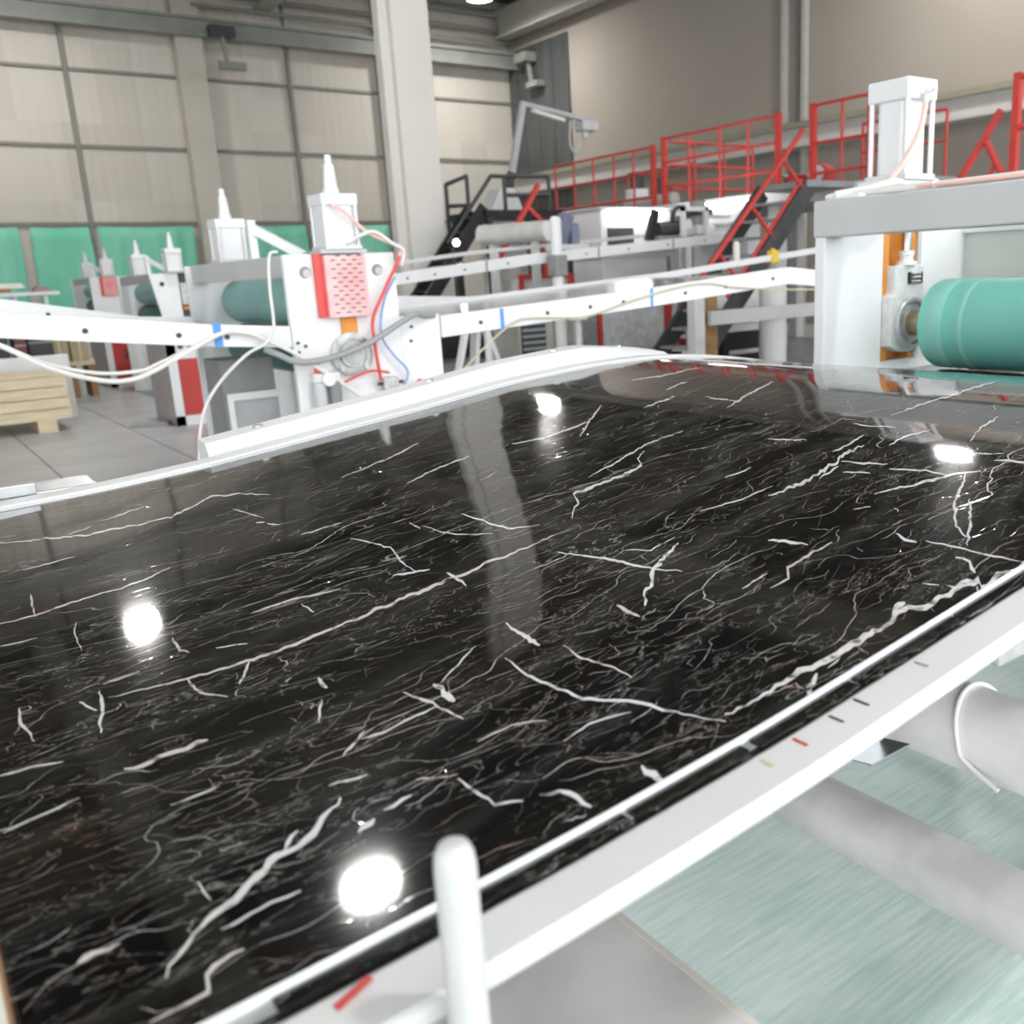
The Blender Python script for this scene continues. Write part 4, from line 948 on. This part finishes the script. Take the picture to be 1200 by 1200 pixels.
# red framed mesh cabinets
def mesh_cabinet(x0, x1, y, z1, lab, d=.8, zb=.13):
    t = thing('mesh_guard_cabinet', lab, 'cabinet', ((x0+x1)/2, y+d/2, 0))
    for x in (x0+.05,x1-.05): MB().box(x-.04,x+.04,y+.05,y+d-.05,0,zb).build('foot', DARKG, t)
    MB().box(x0+.06,x1-.06,y+.02,y+d,zb,z1-.06).build('mesh_panel', mat('mesh_grey', (.74,.76,.75,1), .5, var=.15, scale=12), t)
    for a in ((x0,x0+.07,zb+.09,z1-.07),(x1-.13,x1,zb+.09,z1-.07),(x0,x1,z1-.07,z1),(x0,x1,zb,zb+.09)):
        MB().box(a[0],a[1],y,y+.05,a[2],a[3]).build('frame_bar', RED, t)
    return t
mesh_cabinet(8.42,9.82,11.0,.93,'red framed grey mesh cabinet under the second line rail')
mesh_cabinet(7.95,8.97,12.3,1.40,'red framed box showing only its top below the third line',.6)
mesh_cabinet(9.86,10.2,11.1,1.02,'narrow red framed mesh cabinet right of the wide one',.7)
# posts and tie bar under the second line
ps = thing('steel_trestle', 'grey frame with tie bar and brown post behind the press', 'frame', (8.5,8.1,0))
MB().box(7.50,7.66,8.0,8.12,0,1.28).build('post', OFFW, ps)
MB().box(7.68,7.96,8.1,8.3,0,1.28).build('brown_post', BROWN, ps)
MB().box(7.70,10.2,7.94,8.0,.74,.90).build('tie_bar', GREYP, ps)
MB().cyl((8.97,8.15,0),(8.97,8.15,1.3),.17,24).build('round_post', OFFW, ps, True)
MB().box(10.0,10.2,8.0,8.2,0,1.3).build('post', OFFW, ps)
tk = thing('tank', 'white horizontal tank above the dark pump box', 'tank', (9.95,9.7,0))
MB().lathe((9.45,9.75,.92),(1,0,0),[(0,.10),(.06,.19),(1.0,.19),(1.06,.10)],22).build('tank_shell', WHITE, tk, True)
for x in (9.65,10.25): MB().box(x-.05,x+.05,9.65,9.85,.58,.76).build('saddle', OFFW, tk)
MB().box(9.4,10.5,9.45,10.0,.05,.50).build('pump_box', BLACK, tk)
MB().box(9.35,10.55,9.4,10.05,.50,.58).build('box_lid', OFFW, tk)
MB().box(9.5,10.3,9.43,9.46,.18,.24).build('box_strip', GREYP, tk)
MB().box(9.4,10.5,9.45,10.0,0,.05).build('box_foot', DARKG, tk)
ld = thing('step_ladder', 'small pale step ladder by the red framed cabinet', 'ladder', (8.8,9.6,0))
for y in (9.5,9.9): MB().bar((8.5,y,.03),(9.25,y,.90),.05,.04).build('rail', OFFW, ld)
for i in range(5): MB().box(8.58+i*.15,8.72+i*.15,9.5,9.9,.12+i*.17,.15+i*.17).build('tread', GREYP, ld)
for y in (9.5,9.9): MB().box(9.2,9.25,y-.02,y+.02,0,.90).build('prop', OFFW, ld)

# ================================================================== PLATFORM WITH RED RAILINGS
pf = thing('machine_platform', 'long grey platform deck carrying the red railings', 'platform', (12,12.5,0))
MB().box(10.9,14.5,7.6,16.2,2.30,2.419).build('deck', mat('deck_grey', (.34,.35,.35,1), .5), pf)
MB().box(10.86,10.9,7.6,16.2,2.22,2.419).build('deck_edge', OFFW, pf)
for y in (7.8,10.0,12.4,15.9):
    MB().box(11.0,11.2,y-.1,y+.1,0,2.30).build('post', OFFW, pf)
    MB().box(14.2,14.4,y-.1,y+.1,0,2.30).build('post', OFFW, pf)
def railing(lab, pts, z0, z1, mids, posts, r=.022, corner=.038):
    t = thing('guard_railing', lab, 'railing', (pts[0][0], pts[0][1], z0), 'red guard railings')
    for a, b in zip(pts, pts[1:]):
        for z in [z1]+mids:
            MB().cyl((a[0],a[1],z),(b[0],b[1],z),r,10).build('rail', RED, t, True)
    for x, y, big in posts:
        if big: MB().box(x-corner,x+corner,y-corner,y+corner,z0,z1+.03).build('post', RED, t)
        else: MB().cyl((x,y,z0),(x,y,z1),r,10).build('post', RED, t, True)
    return t
railing('red railing farthest left on the platform', [(11,15.55),(11,12.65)], 2.42, 3.38, [2.98,2.58], [(11,15.55,0),(11,14.95,0),(11,14.35,0),(11,13.75,0),(11,13.2,0),(11,12.68,1)])
railing('low red return railing behind the left railing', [(12.6,15.3),(12.6,13.4)], 2.42, 3.25, [2.85], [(12.6,15.3,0),(12.6,14.3,0),(12.6,13.4,0)])
railing('red railing in the middle of the platform before the stairs', [(11,12.4),(11,9.9)], 2.42, 3.47, [3.1,2.72], [(11,12.4,1),(11,11.8,0),(11,11.1,0),(11,10.5,0),(11,9.9,1)])
railing('red cross railing going back from the middle railing', [(11.05,12.3),(13.0,12.3)], 2.42, 3.42, [3.05,2.68], [(11.6,12.3,0),(12.3,12.3,0),(13.0,12.3,0)])
railing('red railing right of the stairs, beside the air cylinder', [(11,9.25),(11,8.28)], 2.42, 3.5, [3.0,2.6], [(11,9.25,1),(11,8.75,0),(11,8.28,1)])
railing('red back railing behind the one beside the air cylinder', [(12.3,9.4),(12.3,8.0)], 2.42, 3.35, [2.95], [(12.3,9.4,0),(12.3,8.7,0),(12.3,8.0,0)])
# stairs
st = thing('steel_stairs', 'dark steel stairs with red handrails leading up to the platform', 'stairs', (9.5,8.8,0))
S0, S1 = (8.05,.0), (10.8,2.42)
for y in (8.45,9.25):
    MB().bar((7.77,y,.05),(9.97,y,2.34),.05,.24).build('stringer', DARKG, st)
for i in range(10):
    u = (i+.7)/10.5; x = 7.77+2.2*u; z = .05+2.29*u
    MB().box(x-.10,x+.12,8.47,9.23,z-.02,z+.015).build('tread', mat('tread_grey', (.30,.31,.32,1), .5), st)
MB().box(9.9,10.85,8.42,9.28,2.34,2.42).build('landing', MIDG, st)
for y, nm in ((8.45,'handrail'),):
    MB().cyl((7.95,y,1.18),(9.85,y,3.02),.032,10).build(nm, RED, st, True)
    for u in (.2,.5,.8):
        x = 7.95+1.9*u; z = 1.18+1.84*u
        MB().cyl((x,y,z),(x+.44,y,max(z-.42, (x+.44-7.77)*1.04+.05)),.026,10).build('rail_strut', RED, st, True)
    MB().cyl((8.5,8.47,1.02),(9.86,8.47,2.43),.026,10).build('lower_rail', RED, st, True)
# right-hand platform pieces beyond the press
pf2 = thing('machine_platform', 'short platform beyond the press with red post at the right edge', 'platform', (8.3,4.5,0))
MB().box(7.9,8.9,3.2,5.4,1.92,2.0).build('deck', OFFW, pf2)
for y in (3.4,5.2): MB().box(8.3,8.45,y-.07,y+.07,0,1.92).build('post', OFFW, pf2)
rr = thing('guard_railing', 'red post and slanted brace at the right edge of the picture', 'railing', (8,4.6,2.0), 'red guard railings')
MB().box(7.97,8.03,4.52,4.58,2.0,2.85).build('post', RED, rr)
MB().cyl((8,4.55,2.82),(8,3.6,2.82),.028,10).build('rail', RED, rr, True)
MB().cyl((8,4.55,2.42),(8,3.6,2.42),.028,10).build('rail', RED, rr, True)
MB().box(7.97,8.03,3.57,3.63,2.0,2.85).build('post', RED, rr)
MB().cyl((8,4.69,2.58),(8,5.08,2.01),.032,10).build('brace', RED, rr, True)
MB().cyl((8,4.81,2.34),(8,4.62,2.01),.03,10).build('brace', RED, rr, True)
MB().cyl((8,4.72,2.15),(8,4.80,2.01),.02,10).build('brace', RED, rr, True)
# machines on and below the platform
TUBE = mat('tube_glow', (1,.99,1,1), .5, var=0, emit=14)
def block(name, lab, cat, boxes, loc):
    t = thing(name, lab, cat, loc)
    for nm, b, mt in boxes: MB().box(*b).build(nm, mt, t, bevel=.012)
    return t
block('coating_machine', 'bright white machine housing below the red railing', 'machine', [
    ('housing', (9.3,10.75,12.0,12.9,1.6,2.32), WHITE), ('base', (9.35,10.7,12.05,12.85,0,1.6), WHITE), ('window', (9.42,9.95,11.985,12.0,1.75,2.05), DARKG), ('window', (10.2,10.7,11.985,12.0,1.78,1.98), mat('window_red',(.35,.1,.1,1),.4)), ('shelf', (9.3,10.75,11.85,12.0,1.68,1.72), OFFW), ('top_plate', (9.25,10.8,11.95,12.95,2.32,2.36), GREYP), ('inspection_light', (9.45,10.6,11.90,11.94,2.24,2.28), TUBE)], (10,12.4,0))
block('drive_housing', 'tall bright white housing left of the stairs', 'machine', [
    ('housing', (10.5,10.84,10.1,11.2,0,2.28), WHITE), ('front_panel', (10.48,10.5,10.0,11.1,.2,2.2), WHITE), ('ledge', (10.43,10.5,9.9,11.2,1.98,2.04), OFFW), ('inspection_light', (10.44,10.47,10.0,11.1,2.30,2.33), TUBE)], (10.7,10.5,0))
mo = thing('drive_motor', 'small dark motor unit with arm on the third line', 'motor', (8.9,10.6,1.8))
MB().cyl((9.0,10.35,1.93),(9.4,10.35,1.95),.10,14).build('motor_body', DARKG, mo, True)
MB().bar((8.82,10.3,1.80),(8.95,10.3,2.18),.09,.10).build('lever', BLACK, mo)
MB().box(8.9,9.45,10.2,10.5,1.79,1.84).build('motor_base', MIDG, mo)
MB().tube([(9.3,10.35,2.03),(9.32,10.3,2.2),(9.5,10.3,2.22),(9.6,10.3,2.1)],.03,8).build('crank', DARKG, mo, True)
MB().cyl((9.5,10.28,1.99),(9.5,10.22,1.99),.07,14).build('indicator', WHITE, mo, True)
mo = thing('drive_motor', 'grey valve cluster motor on the third line near the stairs', 'motor', (9.9,10.6,1.86))
MB().cyl((9.85,10.4,1.98),(9.85,10.4,2.32),.12,14).build('motor_body', MIDG, mo, True)
MB().box(9.72,10.0,10.25,10.55,2.12,2.2).build('collar', DARKG, mo)
MB().cyl((9.85,10.3,2.1),(10.4,10.3,2.12),.035,10).build('arm', OFFW, mo, True)
MB().box(9.7,10.05,10.25,10.55,1.85,1.98).build('motor_base', WHITE, mo, bevel=.02)
wf = thing('square_hoop', 'small white square frame standing on the third line', 'frame', (9.6,10.2,1.85))
for a in ((9.28,9.34,1.82,2.22),(9.72,9.78,1.84,2.22),(9.28,9.78,2.16,2.22)): MB().box(a[0],a[1],10.1,10.16,a[2],a[3]).build('bar', WHITE, wf)
mo = thing('blower', 'blue grey blower pair beside the white roll', 'blower', (8.0,10.9,1.7))
MB().bar((7.55,10.7,1.76),(7.72,10.7,2.16),.2,.16).build('blower_body', mat('blue_grey', (.16,.18,.26,1), .5), mo, bevel=.03)
MB().bar((7.85,10.75,1.74),(7.85,10.75,2.05),.14,.14).build('blower_pipe', mat('blue_grey2', (.22,.24,.34,1), .5), mo, bevel=.03)
MB().box(7.45,8.0,10.6,10.85,1.70,1.77).build('blower_base', OFFW, mo)
ro_ = thing('film_roll', 'large white film roll lying above the third line', 'roll', (7.9,12.5,0))
MB().lathe((8.12,11.75,2.0),(-.5,1.0,0),[(0,.03),(.001,.15),(1.15,.15),(1.151,.03)],28).build('roll_body', mat('roll_wrap', (.62,.61,.58,1), .5), ro_, True)
MB().cyl((8.12,11.75,2.0),(8.127,11.735,2.0),.143,28).build('roll_end', WHITE, ro_, True)
for y, x in ((11.95,8.02),(12.6,7.70)): MB().box(x-.05,x+.05,y-.05,y+.05,0,1.87).build('stand', OFFW, ro_)
mo = thing('gear_motor', 'red gear motor with round face on the platform by stairs', 'motor', (11.4,9.5,2.42))
MB().cyl((11.2,9.35,2.62),(11.6,9.5,2.62),.15,18).build('motor_body', RED, mo, True)
MB().cyl((11.19,9.345,2.62),(11.16,9.335,2.62),.12,18).build('fan_cover', GREYP, mo, True)
MB().box(11.2,11.6,9.25,9.6,2.42,2.5).build('motor_base', DARKG, mo)
mo = thing('gear_motor', 'small red gear motor left of the round faced one', 'motor', (11.3,9.9,2.42))
MB().box(11.2,11.55,9.75,10.1,2.42,2.66).build('motor_body', RED, mo, bevel=.03)
MB().cyl((11.2,9.92,2.6),(11.1,9.92,2.6),.06,12).build('output_shaft', STEEL, mo, True)
mo = thing('mixer_motor', 'dark motor on white tank inside the left railing', 'motor', (11.9,14.2,2.42))
MB().cyl((11.9,14.2,2.55),(11.9,14.2,2.85),.22,18).build('tank', WHITE, mo, True)
MB().cyl((11.9,14.2,2.85),(11.9,14.2,3.15),.12,14).build('motor_body', DARKG, mo, True)
MB().box(12.15,12.35,13.9,14.1,2.42,3.05).build('control_post', DARKG, mo)
MB().box(11.65,12.4,13.9,14.45,2.42,2.55).build('skid', MIDG, mo)
hp = thing('horizontal_roll', 'grey steel roll lying on the platform behind left railing', 'roll', (11.6,13.4,2.42))
MB().cyl((11.5,14.0,2.56),(11.5,12.7,2.56),.11,16).build('roll_body', GREYP, hp, True)
for y in (13.9,12.8): MB().box(11.42,11.58,y-.04,y+.04,2.42,2.47).build('cradle', DARKG, hp)
tag(MB().prism([(9.95,0),(10.6,0),(10.5,1.9),(10.02,2.05)],'Y',7.0,7.5).build('white_bag', mat('bag_white', (.62,.63,.58,1), .7), None, False, .08), 'tall white bulk bag between the stairs and the press', 'bag')
for x, y, z, lab in ((8.75,8.3,1.0,'ivory post cap on second line rail below the stairs'),):
    pass
iv = thing('rail_pin', 'ivory pin standing on the far rail below the stairs', 'pin', (7.0,6.82,1.44))
MB().lathe((6.98,6.825,1.44),(0,0,1),[(0,.035),(.16,.035),(.18,.03),(.19,.01)],12).build('pin_body', CREAM, iv, True)
yc = thing('rail_clamp', 'yellow clamp on the far rail below the stairs', 'clamp', (7.4,6.8,1.44))
MB().box(7.46,7.56,6.78,6.87,1.40,1.53).build('clamp_body', YELLOW, yc, bevel=.015)
MB().cyl((7.51,6.825,1.53),(7.51,6.825,1.55),.02,10).build('clamp_knob', YELLOW, yc, True)

# ================================================================== BLACK STAIR TOWER AND JIB BEHIND THE COLUMN
bt = thing('black_stairs', 'black steel stairs with railing behind the pale column', 'stairs', (8.6,14.6,0))
for y in (14.0,14.5):
    MB().bar((6.9,y,.6),(8.45,y,2.5),.06,.22).build('stringer', BLACK, bt)
MB().box(8.4,10.3,13.9,15.2,2.36,2.46).build('landing', BLACK, bt)
for x in (8.5,10.2):
    for y in (14.0,15.1): MB().box(x-.05,x+.05,y-.05,y+.05,0,2.36).build('tower_post', DARKG, bt)
for i in range(8): MB().box(6.95+i*.19,7.15+i*.19,14.0,14.5,.72+i*.233,.745+i*.233).build('tread', DARKG, bt)
for p, q in (((8.3,15.0,2.95),(8.72,15.0,3.1)),((8.3,15.0,2.95),(8.3,15.0,1.9)),((8.72,15.0,3.12),(8.72,15.0,2.4)),((8.85,14.0,3.0),(9.75,14.0,3.02)),((8.0,14.0,2.3),(8.6,14.0,3.0)),((8.6,14.0,3.0),(8.85,14.0,3.0)),((8.85,14.0,3.0),(8.85,14.0,2.4)),((9.75,14.0,3.02),(9.75,14.0,2.4)),((8.85,14.0,2.7),(9.75,14.0,2.72)),((8.3,15.0,2.6),(8.72,15.0,2.62)),((7.7,14.0,1.95),(8.0,14.0,2.3))):
    MB().cyl(p, q, .035, 8).build('rail', DARKG, bt, True)
MB().box(7.2,8.6,14.55,15.0,.0,.58).build('plinth', DARKG, bt)
MB().box(6.8,7.05,14.0,14.5,0,.6).build('foot', BLACK, bt)
jb = thing('jib_crane', 'grey jib crane arm with hoist reaching over the stairs', 'crane', (10.1,16,0))
MB().bar((10.0,16,0),(10.0,16,2.2),.2,.2).build('pedestal', DARKG, jb)
MB().bar((10.02,16,2.2),(10.30,16,3.3),.10,.14).build('lower_mast', DARKG, jb)
MB().bar((10.28,16,3.2),(10.66,16,4.58),.08,.12).build('mast', mat('jib_grey', (.50,.50,.53,1), .4), jb)
MB().bar((10.60,16,4.55),(12.45,16,4.30),.09,.08).build('arm', mat('jib_grey', (.5,.5,.53,1), .4), jb)
MB().bar((10.85,16,4.44),(11.6,16,4.30),.08,.07).build('tube_light', OFFW, jb)
MB().box(11.95,12.35,15.85,16.15,4.12,4.32).build('hoist', GREYP, jb, bevel=.03)
MB().cyl((12.1,16,4.12),(12.1,16,3.98),.08,12).build('hoist_drum', GREYP, jb, True)
MB().tube([(11.75,16,4.30),(11.72,16,3.9),(11.82,16,3.72),(11.95,16,3.85),(11.98,16,4.12)],.02,8).build('hoist_cable', GREYP, jb, True)
# red A frame and lamps near the film roll
af = thing('a_frame', 'red slanted A frame behind the white film roll', 'frame', (8.6,13,0))
MB().bar((8.86,13,2.78),(7.95,13,1.55),.07,.07).build('leg', RED, af)
MB().bar((8.60,13,2.46),(8.98,13,2.14),.06,.06).build('brace', RED, af)
MB().bar((7.95,13,1.6),(7.95,13,0),.07,.07).build('post', RED, af)
MB().bar((8.9,13,2.2),(8.9,13,0),.06,.06).build('post', RED, af)
wl_ = thing('work_lamp', 'small round glowing work lamp next to the column', 'lamp', (7.21,12.9,0))
MB().lathe((7.21,12.85,1.908),(0,1,0),[(0,.02),(.001,.055),(.06,.06),(.1,.03)],16).build('lamp_head', DARKG, wl_, True)
MB().cyl((7.21,12.85,1.908),(7.21,12.84,1.908),.05,16).build('lamp_glass', BULB, wl_, True)
MB().cyl((7.21,12.95,1.9),(7.21,12.95,0),.025,8).build('lamp_stand', DARKG, wl_, True)
tag(MB().prism([(9.35,0),(10.1,0),(10.1,2.5),(9.9,2.95),(9.6,2.95),(9.35,2.5)],'Y',15.3,15.75).build('storage_hopper', OFFW, None, False, .03), 'tall pale hopper behind the red A frame', 'hopper')

for o in scene.objects:
    if '_o' in o: del o['_o']
